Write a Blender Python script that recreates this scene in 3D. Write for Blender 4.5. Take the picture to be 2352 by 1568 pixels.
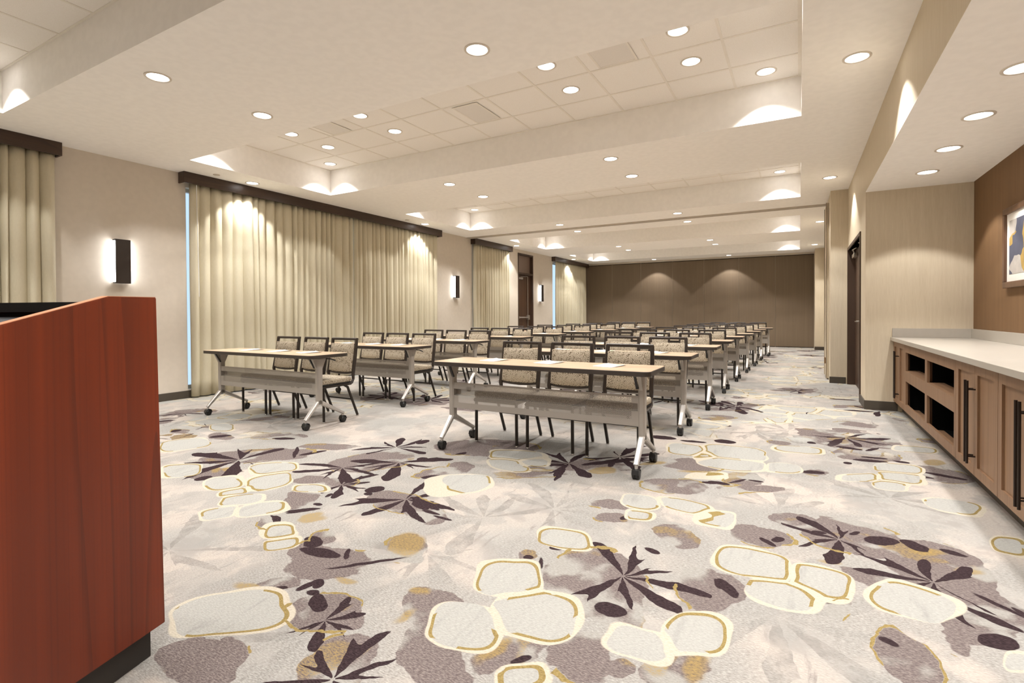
import bpy, bmesh, math, random
from mathutils import Vector, Matrix
from math import sin, cos, pi, radians

random.seed(7)
S = bpy.context.scene
C = S.collection
for o in list(bpy.data.objects):
    bpy.data.objects.remove(o)

# ------------------------------------------------------------------ camera
F, YAW, PITCH, ROLL, CY, H = 1176.86, .510937, -.011779, .005226, 735.53, 1.15
_c, _s = cos(YAW), sin(YAW)
r0 = Vector((_c, _s, 0)); f0 = Vector((-_s, _c, 0)); d0 = Vector((0, 0, -1))
f1 = cos(PITCH) * f0 - sin(PITCH) * d0
d1 = cos(PITCH) * d0 + sin(PITCH) * f0
r2 = cos(ROLL) * r0 + sin(ROLL) * d1
d2 = -sin(ROLL) * r0 + cos(ROLL) * d1
cam = bpy.data.objects.new('camera', bpy.data.cameras.new('camera'))
C.objects.link(cam)
M = Matrix((r2, -d2, -f1)).transposed().to_4x4()
M.translation = (0, 0, H)
cam.matrix_world = M
cam.data.sensor_fit = 'HORIZONTAL'; cam.data.sensor_width = 36
cam.data.lens = 36 * F / 2352
cam.data.shift_y = -(784 - CY) / 2352
cam.data.clip_start = .05
S.camera = cam
S.cycles.max_bounces = 8

# ------------------------------------------------------------------ world, exposure
W = bpy.data.worlds.new('sky'); S.world = W; W.use_nodes = True
W.node_tree.nodes['Background'].inputs[0].default_value = (.50, .70, 1.0, 1)
W.node_tree.nodes['Background'].inputs[1].default_value = .95
S.view_settings.view_transform = 'Standard'
S.view_settings.look = 'None'
S.view_settings.gamma = 1
S.view_settings.use_curve_mapping = False
S.view_settings.exposure = 0.50
SPOT_W = 60.0                 # each recessed downlight
LAMP_COL = (1.0, .98, .96)

# ------------------------------------------------------------------ node helpers
class G:
    def __init__(s, nt): s.nt = nt
    def n(s, t, **k):
        x = s.nt.nodes.new(t)
        for a, b in k.items(): setattr(x, a, b)
        return x
    def put(s, sock, v):
        if isinstance(v, bpy.types.NodeSocket): s.nt.links.new(v, sock)
        elif v is not None:
            try: sock.default_value = v
            except Exception: sock.default_value = (*v, 1)
    def m(s, op, a, b=None, c=None, clamp=False):
        x = s.n('ShaderNodeMath', operation=op, use_clamp=clamp)
        for i, v in enumerate((a, b, c)): s.put(x.inputs[i], v)
        return x.outputs[0]
    def v(s, op, a, b=None, out=0):
        x = s.n('ShaderNodeVectorMath', operation=op)
        s.put(x.inputs[0], a)
        if b is not None: s.put(x.inputs['Scale' if op == 'SCALE' else 1], b)
        return x.outputs['Value' if op in ('LENGTH', 'DISTANCE', 'DOT_PRODUCT') else 0]
    def noise(s, vec, scale, detail=2, rough=.5, out=0):
        x = s.n('ShaderNodeTexNoise')
        s.put(x.inputs['Vector'], vec); s.put(x.inputs['Scale'], scale)
        x.inputs['Detail'].default_value = detail; x.inputs['Roughness'].default_value = rough
        return x.outputs[out]
    def vor(s, vec, scale, feature='F1', rnd=1.0):
        x = s.n('ShaderNodeTexVoronoi', feature=feature)
        s.put(x.inputs['Vector'], vec); s.put(x.inputs['Scale'], scale)
        x.inputs['Randomness'].default_value = rnd
        return x
    def mix(s, fac, a, b, blend='MIX'):
        x = s.n('ShaderNodeMix', data_type='RGBA', blend_type=blend)
        s.put(x.inputs[0], fac); s.put(x.inputs[6], a); s.put(x.inputs[7], b)
        return x.outputs[2]
    def step(s, x, lo, hi):
        r = s.n('ShaderNodeMapRange', interpolation_type='SMOOTHSTEP')
        s.put(r.inputs[0], x); s.put(r.inputs[1], lo); s.put(r.inputs[2], hi)
        return r.outputs[0]
    def co(s, scale=(1, 1, 1), rot=(0, 0, 0), loc=(0, 0, 0), kind='Object'):
        t = s.n('ShaderNodeTexCoord'); mp = s.n('ShaderNodeMapping')
        s.nt.links.new(t.outputs[kind], mp.inputs[0])
        mp.inputs['Scale'].default_value = scale; mp.inputs['Rotation'].default_value = rot
        mp.inputs['Location'].default_value = loc
        return mp.outputs[0]
    def bump(s, h, strength=.2, dist=.01):
        b = s.n('ShaderNodeBump'); b.inputs['Strength'].default_value = strength
        b.inputs['Distance'].default_value = dist; s.put(b.inputs['Height'], h)
        return b.outputs[0]

def lin(*c):
    return tuple(((x / 255) / 12.92 if x / 255 <= .04045 else ((x / 255 + .055) / 1.055) ** 2.4) for x in c)

def mat(name, col=(.8, .8, .8), rough=.6, metal=0., spec=.5, build=None, emit=None, sheen=0):
    m = bpy.data.materials.new(name); m.use_nodes = True
    b = m.node_tree.nodes['Principled BSDF']
    b.inputs['Base Color'].default_value = (*col, 1)
    b.inputs['Roughness'].default_value = rough; b.inputs['Metallic'].default_value = metal
    b.inputs['Specular IOR Level'].default_value = spec
    if sheen: b.inputs['Sheen Weight'].default_value = sheen
    if emit:
        b.inputs['Emission Color'].default_value = (*emit[0], 1)
        b.inputs['Emission Strength'].default_value = emit[1]
    g = G(m.node_tree)
    if build: build(g, b, m)
    elif not emit:                       # faint mottling so no surface is perfectly flat
        f = g.noise(g.co(), 14, 1)
        g.put(b.inputs['Base Color'], g.mix(g.step(f, .3, .7), tuple(x * .985 for x in col) + (1,), tuple(min(1, x * 1.015) for x in col) + (1,)))
        g.put(b.inputs['Roughness'], g.m('MULTIPLY_ADD', f, .08, rough - .04))
    return m

# ------------------------------------------------------------------ carpet
def flower_group():
    """one woven flower: petals and surrounding patch, merged (maximum) with those already drawn"""
    ng = bpy.data.node_groups.new('carpet_flower', 'ShaderNodeTree')
    I = ng.interface
    for nm, ty in (('P', 'NodeSocketVector'), ('C', 'NodeSocketVector'), ('R', 'NodeSocketFloat'), ('Count', 'NodeSocketFloat'), ('Phase', 'NodeSocketFloat'),
                   ('Wob', 'NodeSocketFloat'), ('Lobe', 'NodeSocketFloat'), ('PrevPetal', 'NodeSocketFloat'), ('PrevPatch', 'NodeSocketFloat')):
        I.new_socket(nm, in_out='INPUT', socket_type=ty)
    for nm in ('Petal', 'Patch'): I.new_socket(nm, in_out='OUTPUT', socket_type='NodeSocketFloat')
    g = G(ng)
    gi = g.n('NodeGroupInput').outputs; go = g.n('NodeGroupOutput').inputs
    tiny = g.m('MULTIPLY', g.m('ADD', gi['PrevPetal'], gi['PrevPatch']), 1e-6)
    d = g.v('SUBTRACT', g.v('ADD', gi['P'], tiny), gi['C'])
    r = g.m('DIVIDE', g.v('LENGTH', d), gi['R'])
    sp = g.n('ShaderNodeSeparateXYZ'); g.put(sp.inputs[0], d)
    a = g.m('ARCTAN2', sp.outputs[1], sp.outputs[0])
    an = g.m('ADD', g.m('MULTIPLY', a, gi['Count']), g.m('ADD', gi['Phase'], g.m('MULTIPLY', gi['Wob'], g.m('MULTIPLY', r, 1.2))))
    wedge = g.m('GREATER_THAN', g.m('SINE', an), g.m('MULTIPLY_ADD', r, .28, -.06))
    wedge = g.m('MULTIPLY', wedge, g.m('GREATER_THAN', g.m('SINE', g.m('MULTIPLY_ADD', gi['Phase'], 4, a)), -.72))
    rag = g.m('ADD', g.m('MULTIPLY_ADD', g.m('SINE', g.m('MULTIPLY_ADD', a, 3, g.m('MULTIPLY', gi['Phase'], 5))), .17, .5),
              g.m('MULTIPLY', g.m('SINE', g.m('MULTIPLY_ADD', a, 11, g.m('MULTIPLY', gi['Phase'], 3))), .16))
    lim = g.m('MULTIPLY_ADD', rag, 1.35, g.m('MULTIPLY_ADD', gi['Wob'], .35, .2))
    pet = g.m('MULTIPLY', g.m('MULTIPLY', wedge, g.m('LESS_THAN', r, lim)), g.m('GREATER_THAN', r, .04))
    g.put(go['Petal'], g.m('MAXIMUM', gi['PrevPetal'], pet))
    g.put(go['Patch'], g.m('MAXIMUM', gi['PrevPatch'], g.step(g.m('SUBTRACT', gi['Lobe'], r), 0, .05)))
    return ng

def blob_group(p):
    """signed distance (metres, negative inside) to a rounded ellipse, with the nearest and second nearest kept"""
    ng = bpy.data.node_groups.new('carpet_blob', 'ShaderNodeTree'); I = ng.interface
    for nm, ty in (('P', 'NodeSocketVector'), ('C', 'NodeSocketVector'), ('A', 'NodeSocketVector'), ('B', 'NodeSocketVector'), ('Size', 'NodeSocketFloat'), ('Prev', 'NodeSocketFloat'), ('Next', 'NodeSocketFloat')):
        I.new_socket(nm, in_out='INPUT', socket_type=ty)
    for nm in ('D', 'D2'): I.new_socket(nm, in_out='OUTPUT', socket_type='NodeSocketFloat')
    g = G(ng); gi = g.n('NodeGroupInput').outputs; go = g.n('NodeGroupOutput').inputs
    d = g.v('SUBTRACT', g.v('ADD', gi['P'], g.m('MULTIPLY', gi['Prev'], 1e-6)), gi['C'])
    u, v = g.v('DOT_PRODUCT', d, gi['A']), g.v('DOT_PRODUCT', d, gi['B'])
    if p == 2: r = g.m('SQRT', g.m('MULTIPLY_ADD', u, u, g.m('MULTIPLY', v, v)))
    else:
        u2, v2 = g.m('MULTIPLY', u, u), g.m('MULTIPLY', v, v)
        r = g.m('POWER', g.m('ADD', g.m('POWER', u2, p / 2), g.m('POWER', v2, p / 2)), 1 / p)
    dd = g.m('MULTIPLY', g.m('SUBTRACT', r, 1), gi['Size'])
    g.put(go['D'], g.m('MINIMUM', gi['Prev'], dd))
    g.put(go['D2'], g.m('MINIMUM', gi['Next'], g.m('MAXIMUM', gi['Prev'], dd)))
    return ng
#        x      y     R    n  phase  dark
FLOWERS = [(-.672, 2.182, .28, 9, .4, 1), (-1.557, 1.328, .15, 7, 2.0, 1), (-1.287, 1.119, .20, 6, 3.1, 1), (.493, 2.762, .26, 8, 1.2, 1), (.183, 3.07, .24, 8, 2.7, 1),
           (-3.895, 2.488, .42, 8, 1.0, 1), (-3.002, 2.731, .30, 8, .7, 1), (-2.721, 3.037, .34, 7, 2.2, 1), (-3.047, 3.381, .28, 8, 3.0, 1), (-2.709, 2.452, .22, 8, 1.9, 1),
           (-2.141, 2.443, .32, 7, .5, 1), (-1.548, 3.641, .34, 8, 1.1, 1), (-1.259, 4.001, .34, 8, 2.0, 1), (-.68, 6.88, .40, 9, 1.1, 1),
           (-1.561, 2.439, .36, 9, 1.2, 0), (-1.264, 2.749, .36, 9, .2, 0), (-.081, 2.177, .46, 9, 2.1, 0), (-1.558, 1.936, .32, 8, .8, 0), (-.356, 5.443, .42, 9, .5, 0),
           (-.091, 5.688, .40, 8, 2.9, 0), (-.101, 3.388, .36, 8, 1.8, 0), (.482, 3.89, .36, 8, .1, 0), (-2.698, 1.35, .42, 8, 2.4, 0), (-1.53, 1.29, .34, 8, 1.0, 0)]
# woven shapes of the pattern: centre, two axis vectors, size, reach
STONES = [(-1.108,1.935,6.049,3.447,2.919,-5.33,0.144,0.165),(-0.884,1.75,5.184,2.084,1.675,-6.2,0.157,0.18),(-1.087,1.563,6.194,3.521,2.03,-7.145,0.139,0.145),(-0.491,1.775,8.706,1.005,0.718,-10.906,0.092,0.114),(-0.333,1.922,8.831,0.682,1.461,-7.24,0.114,0.136),(-0.758,1.438,10.278,6.145,10.384,-14.41,0.057,0.084),(-1.053,2.399,6.887,2.533,1.544,-8.401,0.119,0.138),(-0.184,2.597,5.9,0,0.565,-6.39,0.157,0.17),(0.076,2.542,7.64,-0.834,0.054,-7.048,0.131,0.143),(-0.081,2.368,7.644,-0.567,-0.657,-7.764,0.128,0.13),(0.403,2.525,7.427,-2.001,-1.817,-5.703,0.13,0.167),(-0.406,3.051,8.809,0.748,0.816,-7.653,0.113,0.13),(0.9,3.384,12.65,-3.923,-0.441,-6.832,0.078,0.15),(0.626,2.256,28.226,-7.616,10.081,-18.593,0.047,0.065),(-1.919,1.199,2.399,4.385,4.297,-4.414,0.17,0.209),(-2.42,1.778,7.518,10.701,7.044,-7.992,0.079,0.097),(-2.282,1.682,6.349,9.453,9.382,-8.253,0.081,0.089),(-2.944,1.761,5.003,9.126,7.181,-5.42,0.097,0.112),(-2.782,1.909,4.023,6.511,7.67,-4.534,0.112,0.131),(-3.455,2.101,4.558,8.039,5.056,-3.205,0.108,0.167),(-3.215,2.26,3.661,5.714,4.786,-2.286,0.148,0.19),(-3.046,1.952,4.2,6.87,6.336,-6.586,0.113,0.128),(-3.222,2.034,4.299,7.451,11.979,-5.903,0.075,0.117),(-3.454,2.486,3.501,5.087,4.623,-4.333,0.16,0.164),(-4.021,2.117,3.216,6.326,3.775,-3.443,0.146,0.203),(-4.822,2.562,2.443,4.744,3.287,-2.586,0.191,0.244),(-2.09,2.76,6.631,5.007,2.617,-4.827,0.122,0.184),(-2.845,2.297,6.427,7.902,5.956,-11.027,0.086,0.106),(-5.202,3.144,4.232,6.967,2.444,-4.596,0.143,0.223),(-2.002,3.651,3.538,1.87,1.811,-5.777,0.168,0.254),(-1.941,3.397,5.329,2.838,1.429,-6.902,0.148,0.173),(-1.797,3.576,7.207,3.604,3.798,-7.11,0.124,0.124),(-2.019,2.852,3.477,2.608,3.51,-3.697,0.197,0.232),(-0.82,4.483,5.483,0.87,0.637,-4.638,0.18,0.214),(-0.625,4.389,8.261,1.177,2.522,-4.73,0.128,0.198),(-0.789,2.888,13.033,3.16,3.851,-14.218,0.068,0.075),(-0.859,3.093,9.091,1.945,0,-8.23,0.11,0.124),(-0.606,3.167,6.432,0.903,0.79,-8.661,0.115,0.154),(-0.442,3.058,12.94,1.184,1.438,-12.94,0.077,0.077),(-0.574,3.818,7.352,1.075,5.89,-10.835,0.086,0.143),(-0.487,4.56,3.885,0.332,0.49,-3.669,0.257,0.27),(-0.454,4.246,4.172,0.35,0.76,-4.732,0.209,0.24),(-0.106,4.297,7.932,0.027,1.11,-6.822,0.128,0.147),(-0.595,3.79,8.237,1.28,6.734,-12.467,0.075,0.127),(0.629,4.661,6.809,-1.041,0.889,-6.505,0.151,0.159),(0.609,4.412,7.954,-1.242,1.242,-7.629,0.131,0.136),(0.516,4.174,10.312,-1.446,1.68,-9.285,0.101,0.112),(0.376,4.286,8.472,-0.759,5.315,-9.91,0.106,0.141),(0.8,3.917,7.465,-1.809,-1.292,-7.379,0.13,0.134),(-0.801,5.679,4.993,0.698,2.99,-5.661,0.166,0.211),(-0.013,4.927,5.488,-0.083,0.79,-7.588,0.132,0.183),(0.85,5.389,6.632,-1.132,0.526,-8.026,0.128,0.153)]
MAUVE = [(-0.777,2.11,4.295,1.362,1.108,-3.233,0.222,0.293),(-0.615,1.893,10.549,2.286,2.051,-10.667,0.092,0.093),(-0.853,1.519,6.093,4.398,9.855,-10.279,0.071,0.134),(-0.625,1.61,9.954,2.581,1.696,-6.968,0.097,0.139),(-0.337,2.234,8.739,-0.448,-2.238,-5.276,0.122,0.186),(-1.025,1.349,8.326,3.512,0.434,-10.234,0.104,0.118),(-0.339,1.699,10.036,1.955,6.452,-11.73,0.078,0.103),(-1.281,1.615,6.762,5.313,4.961,-9.089,0.098,0.118),(-0.553,2.704,7.922,0.193,-4.669,-8.244,0.123,0.147),(-1.128,2.145,20.457,10.86,10.355,-19.194,0.043,0.046),(-0.503,1.62,23.789,7.363,11.045,-20.391,0.041,0.044),(-1.896,1.667,3.561,4.341,3.917,-4.748,0.166,0.181),(-2.046,1.687,6.224,7.476,3.686,-6.746,0.111,0.14),(-1.609,1.367,4.647,5.401,3.504,-6.399,0.146,0.15),(-1.337,1.192,4.303,7.34,6.581,-3.48,0.118,0.134),(-1.314,1.582,11.533,6.106,-0.145,-8.48,0.088,0.135),(-1.117,1.379,8.448,3.963,0.278,-8.1,0.117,0.134),(-1.929,1.426,5.816,8.558,10.552,-13.045,0.062,0.101),(-1.699,1.041,12.436,13.116,1.457,-14.088,0.073,0.093),(-1.691,1.936,8.632,7.497,3.256,-5.944,0.09,0.151),(-2.149,1.83,9.817,11.367,5.856,-10.764,0.071,0.087),(-2.545,1.887,4.119,6.629,6.874,-2.182,0.132,0.143),(-1.743,0.967,4.457,7.941,3.924,-7.094,0.129,0.145),(0.235,3.141,4.406,-0.614,-0.515,-4.027,0.225,0.246),(0.55,2.946,4.866,-1.421,-1.946,-2.971,0.206,0.294),(0.622,2.609,6.958,-2.625,-4.069,-4.313,0.146,0.183),(0.55,2.374,14.198,-4.321,0.54,-11.034,0.072,0.096),(0.305,2.126,9.187,-3.69,-6.91,-5.771,0.115,0.126),(-0.166,2.914,6.937,-0.107,-0.56,-7.684,0.13,0.144),(0.292,3.038,9.359,-1.391,0.058,-6.201,0.107,0.163),(-0.268,2.297,11.193,-1.814,-7.255,-8.084,0.105,0.109),(0.133,2.351,20.264,-0.352,13.216,-17.621,0.058,0.062),(0.493,2.267,26.683,-9.975,-9.975,-14.963,0.036,0.057),(0.272,2.657,9.126,-1.719,-2.513,-14.019,0.07,0.108),(-3.878,2.649,1.333,1.995,2.907,-3.464,0.23,0.434),(-2.934,2.976,2.019,2.097,2.954,-2.442,0.262,0.344),(-2.114,2.397,3.546,2.739,0.635,-6.972,0.169,0.265),(-2.762,2.473,5.923,6.904,6.332,-6.413,0.11,0.111),(-2.718,2.111,5.321,8.053,6.033,-1.565,0.11,0.17),(-3.712,2.191,2.894,5.111,4.81,-4.491,0.156,0.175),(-4.827,2.895,4.569,7.605,3.427,-6.491,0.132,0.159),(-4.325,3.162,2.501,3.423,3.437,-6.469,0.152,0.262),(-5.38,2.815,6.19,11.733,3.926,-7.483,0.091,0.144),(-2.982,2.409,5.248,6.76,7.427,-7.382,0.096,0.118),(-2.281,2.961,5.316,4.294,5.291,-5.342,0.134,0.147),(-3.597,3.122,2.925,3.348,4.368,-8.158,0.116,0.24),(-5.426,3.621,1.515,2.259,2.259,-4.297,0.234,0.418),(-1.593,3.619,1.607,0.673,1.969,-6.096,0.157,0.576),(-2.364,3.744,1.879,1.184,1.733,-3.238,0.273,0.451),(-2.229,3.176,9.586,6.703,2.919,-5.478,0.086,0.162),(-0.728,3.494,4.581,0.818,1.383,-6.247,0.156,0.215),(-0.72,4.019,4.078,0.677,2.488,-7.886,0.122,0.244),(-1.895,2.331,6.843,4.438,-0.372,-7.488,0.151,0.164),(-0.915,2.783,10.805,3.573,7.406,-13.68,0.065,0.089),(-2.304,2.915,7.958,6.631,9.493,-9.633,0.074,0.097),(-1.685,3.279,3.4,1.745,5.621,-10.448,0.084,0.262),(-0.974,2.966,8.003,2.35,3.414,-12.983,0.075,0.12),(-0.701,4.044,4.704,0.743,1.76,-5.57,0.173,0.212),(-0.341,3.901,7.633,0.68,3.401,-6.298,0.142,0.152),(0.466,4.99,4.426,-0.483,0.463,-4.505,0.226,0.23),(0.844,4.629,4.705,-0.983,-0.579,-4.52,0.209,0.22),(-0.661,3.487,5.784,1.081,5.403,-9.98,0.093,0.179),(-0.776,6.813,2.563,0.295,1.645,-3.144,0.302,0.415),(0.104,4.284,11.918,-0.526,2.366,-14.81,0.068,0.086),(0.689,7.408,2.973,-0.302,0.018,-4.067,0.247,0.337),(-0.008,3.248,7.658,-0.281,0.808,-9.204,0.109,0.132),(-0.295,3.684,4.895,0.408,7.172,-13.291,0.072,0.222),(-0.8,6.011,5.337,0.714,3.144,-5.949,0.158,0.198),(0.512,6.311,5.749,-0.559,-1.119,-7.673,0.129,0.173),(-0.153,5.111,9.363,0.155,1.914,-11.018,0.091,0.108),(1.082,6.868,4.734,-0.787,0.285,-5.778,0.177,0.213),(1.102,5.782,6.436,-1.377,-2.569,-7.681,0.124,0.153)]
SHARDS = [(-1.035,2.304,23.407,10.403,16.038,-29.909,0.03,0.039),(-1.042,2.116,87.545,42.419,9.025,-16.245,0.01,0.054),(-0.807,1.49,20.833,15.625,41.667,-40.179,0.017,0.039),(-0.29,2.323,37.375,-1.274,-6.371,-22.51,0.028,0.044),(-0.619,2.489,26.771,2.789,-12.27,-42.945,0.024,0.04),(-0.639,1.913,15.232,3.146,2.649,-21.192,0.047,0.064),(-1.114,2.14,37.683,19.783,21.667,-38.625,0.023,0.024),(-2.156,1.765,13.186,16.001,7.408,-13.482,0.052,0.07),(-2.029,1.699,7.239,7.452,4.578,-24.699,0.049,0.118),(-1.898,1.751,56.347,39.508,-3.238,-25.259,0.02,0.053),(-1.748,1.731,3.711,4.123,55.659,-49.268,0.013,0.18),(-1.827,1.471,8.929,16.304,44.643,-5.435,0.024,0.058),(-1.914,1.392,14.493,21.739,36.232,-45.652,0.018,0.04),(-1.796,1.498,12.618,31.546,40.723,10.898,0.03,0.037),(-1.758,1.437,25.478,31.847,23.658,-41.856,0.022,0.026),(-2.569,1.851,20.44,41.919,19.401,5.889,0.029,0.067),(-2.552,2.012,6.929,9.496,34.39,-26.947,0.023,0.085),(-1.676,1.397,19.362,8.56,-6.318,-23.846,0.052,0.061),(0.364,3.151,13.418,-1.854,4.691,-16.908,0.062,0.08),(0.498,3.162,16.792,-4.277,-11.881,-15.842,0.055,0.063),(0.35,2.433,16.929,-4.491,-14.51,-36.967,0.025,0.057),(-0.263,2.297,15.739,-2.349,-23.726,-26.31,0.034,0.075),(0.128,2.396,28.846,0.962,67.308,-64.423,0.015,0.048),(0.634,2.537,9.802,-3.703,-23.089,-35.722,0.024,0.098),(0.688,2.667,10.707,-4.283,-48.894,-47.109,0.016,0.095),(0.608,2.374,17.939,-5.813,2.824,-19.434,0.057,0.059),(0.255,3.189,35.905,-0.764,46.6,-43.545,0.024,0.042),(0.089,3.116,31.25,-2.976,0,-47.619,0.021,0.032),(-0.139,2.861,22.25,-2.472,-25.546,-34.199,0.027,0.052),(-0.092,2.918,36.496,0.973,14.599,-26.277,0.031,0.038),(0.505,2.633,57.743,-20.997,-83.99,-60.367,0.012,0.02),(0.275,2.191,29.079,-8.885,-25.848,-47.658,0.019,0.034),(0.64,3.151,18.799,-4.904,-14.712,-39.64,0.024,0.052),(0.74,2.647,36.524,-15.113,-69.27,-40.302,0.016,0.032),(-2.442,2.489,10.599,11.384,13.608,-10.075,0.059,0.065),(-2.419,2.405,24.433,25.596,22.688,-23.851,0.028,0.03),(-2.621,2.271,20.803,30.129,46.628,-1.435,0.026,0.033),(-2.556,2.128,22.57,26.938,21.114,-39.316,0.024,0.031),(-2.564,2.021,6.128,8.097,29.544,-32.389,0.023,0.1),(-2.581,1.86,19.162,13.772,-26.347,-81.437,0.02,0.071),(-2.274,2.885,8.791,7.326,22.527,-22.894,0.031,0.088),(-3.685,2.084,7.512,14.513,19.464,-7.854,0.048,0.061),(-3.696,2.862,35.261,38.082,-2.257,-10.437,0.038,0.184),(-3.548,2.915,5.69,7.545,25.605,-9.524,0.038,0.11),(-5.463,2.827,9.187,19.067,17.681,-1.04,0.051,0.061),(-4.825,2.894,5.412,9.22,15.033,-11.425,0.053,0.094),(-4.206,3.123,6.157,8.28,10.722,-20.064,0.049,0.107),(-1.998,2.454,8.191,4.778,-6.826,-27.791,0.049,0.147),(-2.249,2.369,8.831,8.447,31.1,-57.209,0.016,0.085),(-1.994,2.412,14.567,9.081,-5.675,-29.512,0.045,0.079),(-1.867,2.36,15.378,9.498,-3.618,-61.058,0.02,0.068),(-1.758,2.324,16.178,10.111,-3.539,-64.712,0.019,0.064),(-2.972,3.634,12.251,10.904,15.314,-6.371,0.067,0.068),(-2.621,3.204,17.01,14.545,16.024,-15.284,0.045,0.045),(-2.258,2.87,9.911,7.929,27.502,-27.998,0.026,0.079),(-0.853,2.816,29.364,10.875,30.995,-25.557,0.029,0.037),(-2.438,3.476,16.872,12.979,24.14,-12.2,0.041,0.052),(-1.249,3.87,3.556,1.3,16.672,-15.41,0.05,0.297),(-1.634,3.559,8.838,3.883,7.097,-27.184,0.036,0.105),(-1.104,4.822,8.094,1.653,1.425,-13.793,0.072,0.122),(-0.524,3.678,17.409,2.089,8.357,-38.997,0.025,0.057),(-0.581,4.928,10.65,1.065,1.369,-14.149,0.07,0.093),(0.093,5.241,26.406,-1.148,1.722,-21.814,0.038,0.046),(0.373,5.173,10.385,-0.955,-4.655,-22.56,0.044,0.096),(0.537,5.219,20.664,-1.476,35.178,-26.322,0.042,0.089),(0.48,4.81,9.274,-1.146,2.813,-22.82,0.045,0.11),(0.09,4.276,12.93,-0.451,5.713,-23.455,0.043,0.08),(-0.472,3.702,14.06,1.152,0.691,-32.73,0.031,0.071),(-0.361,3.804,16.667,2.564,61.111,-41.88,0.02,0.087),(-0.253,3.862,20.408,0.475,0,-46.512,0.022,0.049),(0.88,4.614,7.343,-1.606,-9.637,-29.142,0.033,0.134),(0.752,4.515,16.026,-3.205,-4.487,-39.103,0.025,0.061),(0.689,4.888,18.018,-3.003,-5.405,-32.432,0.03,0.055),(0.323,4.657,34.668,-3.418,-3.418,-27.832,0.029,0.036),(0.521,4.925,11.38,-1.285,3.671,-32.673,0.031,0.09),(0.608,7.197,6.484,-0.584,0.389,-20.035,0.05,0.155),(-0.641,5.626,23.225,2.356,3.702,-28.61,0.035,0.043),(0.504,8.042,6.604,-0.472,2.358,-23.978,0.042,0.153),(-0.83,4.795,8.582,1.388,3.155,-28.901,0.034,0.115)]
OCHRE = [(-1.724,1.974,9.431,8.777,5.452,-6.487,0.078,0.118),(-2.024,1.352,9.723,12.663,9.497,-34.144,0.035,0.078),(-1.701,1.593,21.619,19.608,8.044,-39.216,0.029,0.04),(-2.396,1.963,10.018,13.625,19.836,-13.023,0.042,0.059),(-1.389,1.659,20.464,17.469,17.969,-33.441,0.027,0.038),(-1.322,1.486,10.173,16.185,51.329,-9.249,0.021,0.056),(-0.907,1.503,9.383,11.618,30.161,-10.277,0.033,0.071),(-0.281,1.731,37.614,-1.612,-1.075,-14.24,0.027,0.07),(-1.363,1.674,27.833,22.531,17.893,-33.135,0.027,0.028),(0.645,2.967,20.173,-4.955,11.325,-37.869,0.029,0.056),(0.531,3.106,15.67,-2.96,6.79,-23.505,0.046,0.07),(0.137,2.753,26.829,-3.049,2.439,-45.732,0.022,0.038),(-1.266,3.596,9.438,3.605,9.766,-10.159,0.077,0.108),(-0.98,3.944,11.36,3.142,16.193,-16.798,0.049,0.097),(-2.432,1.978,9.48,13.736,22.828,-7.738,0.043,0.062),(-3.805,2.262,13.808,23.184,6.989,-12.956,0.043,0.079),(-3.715,2.311,11.897,18.966,8.448,-15.517,0.051,0.065),(0.909,4.973,14.813,-2.946,1.228,-11.294,0.069,0.092),(-0.669,3.867,10.555,1.891,14.494,-27.255,0.034,0.098)]

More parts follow.
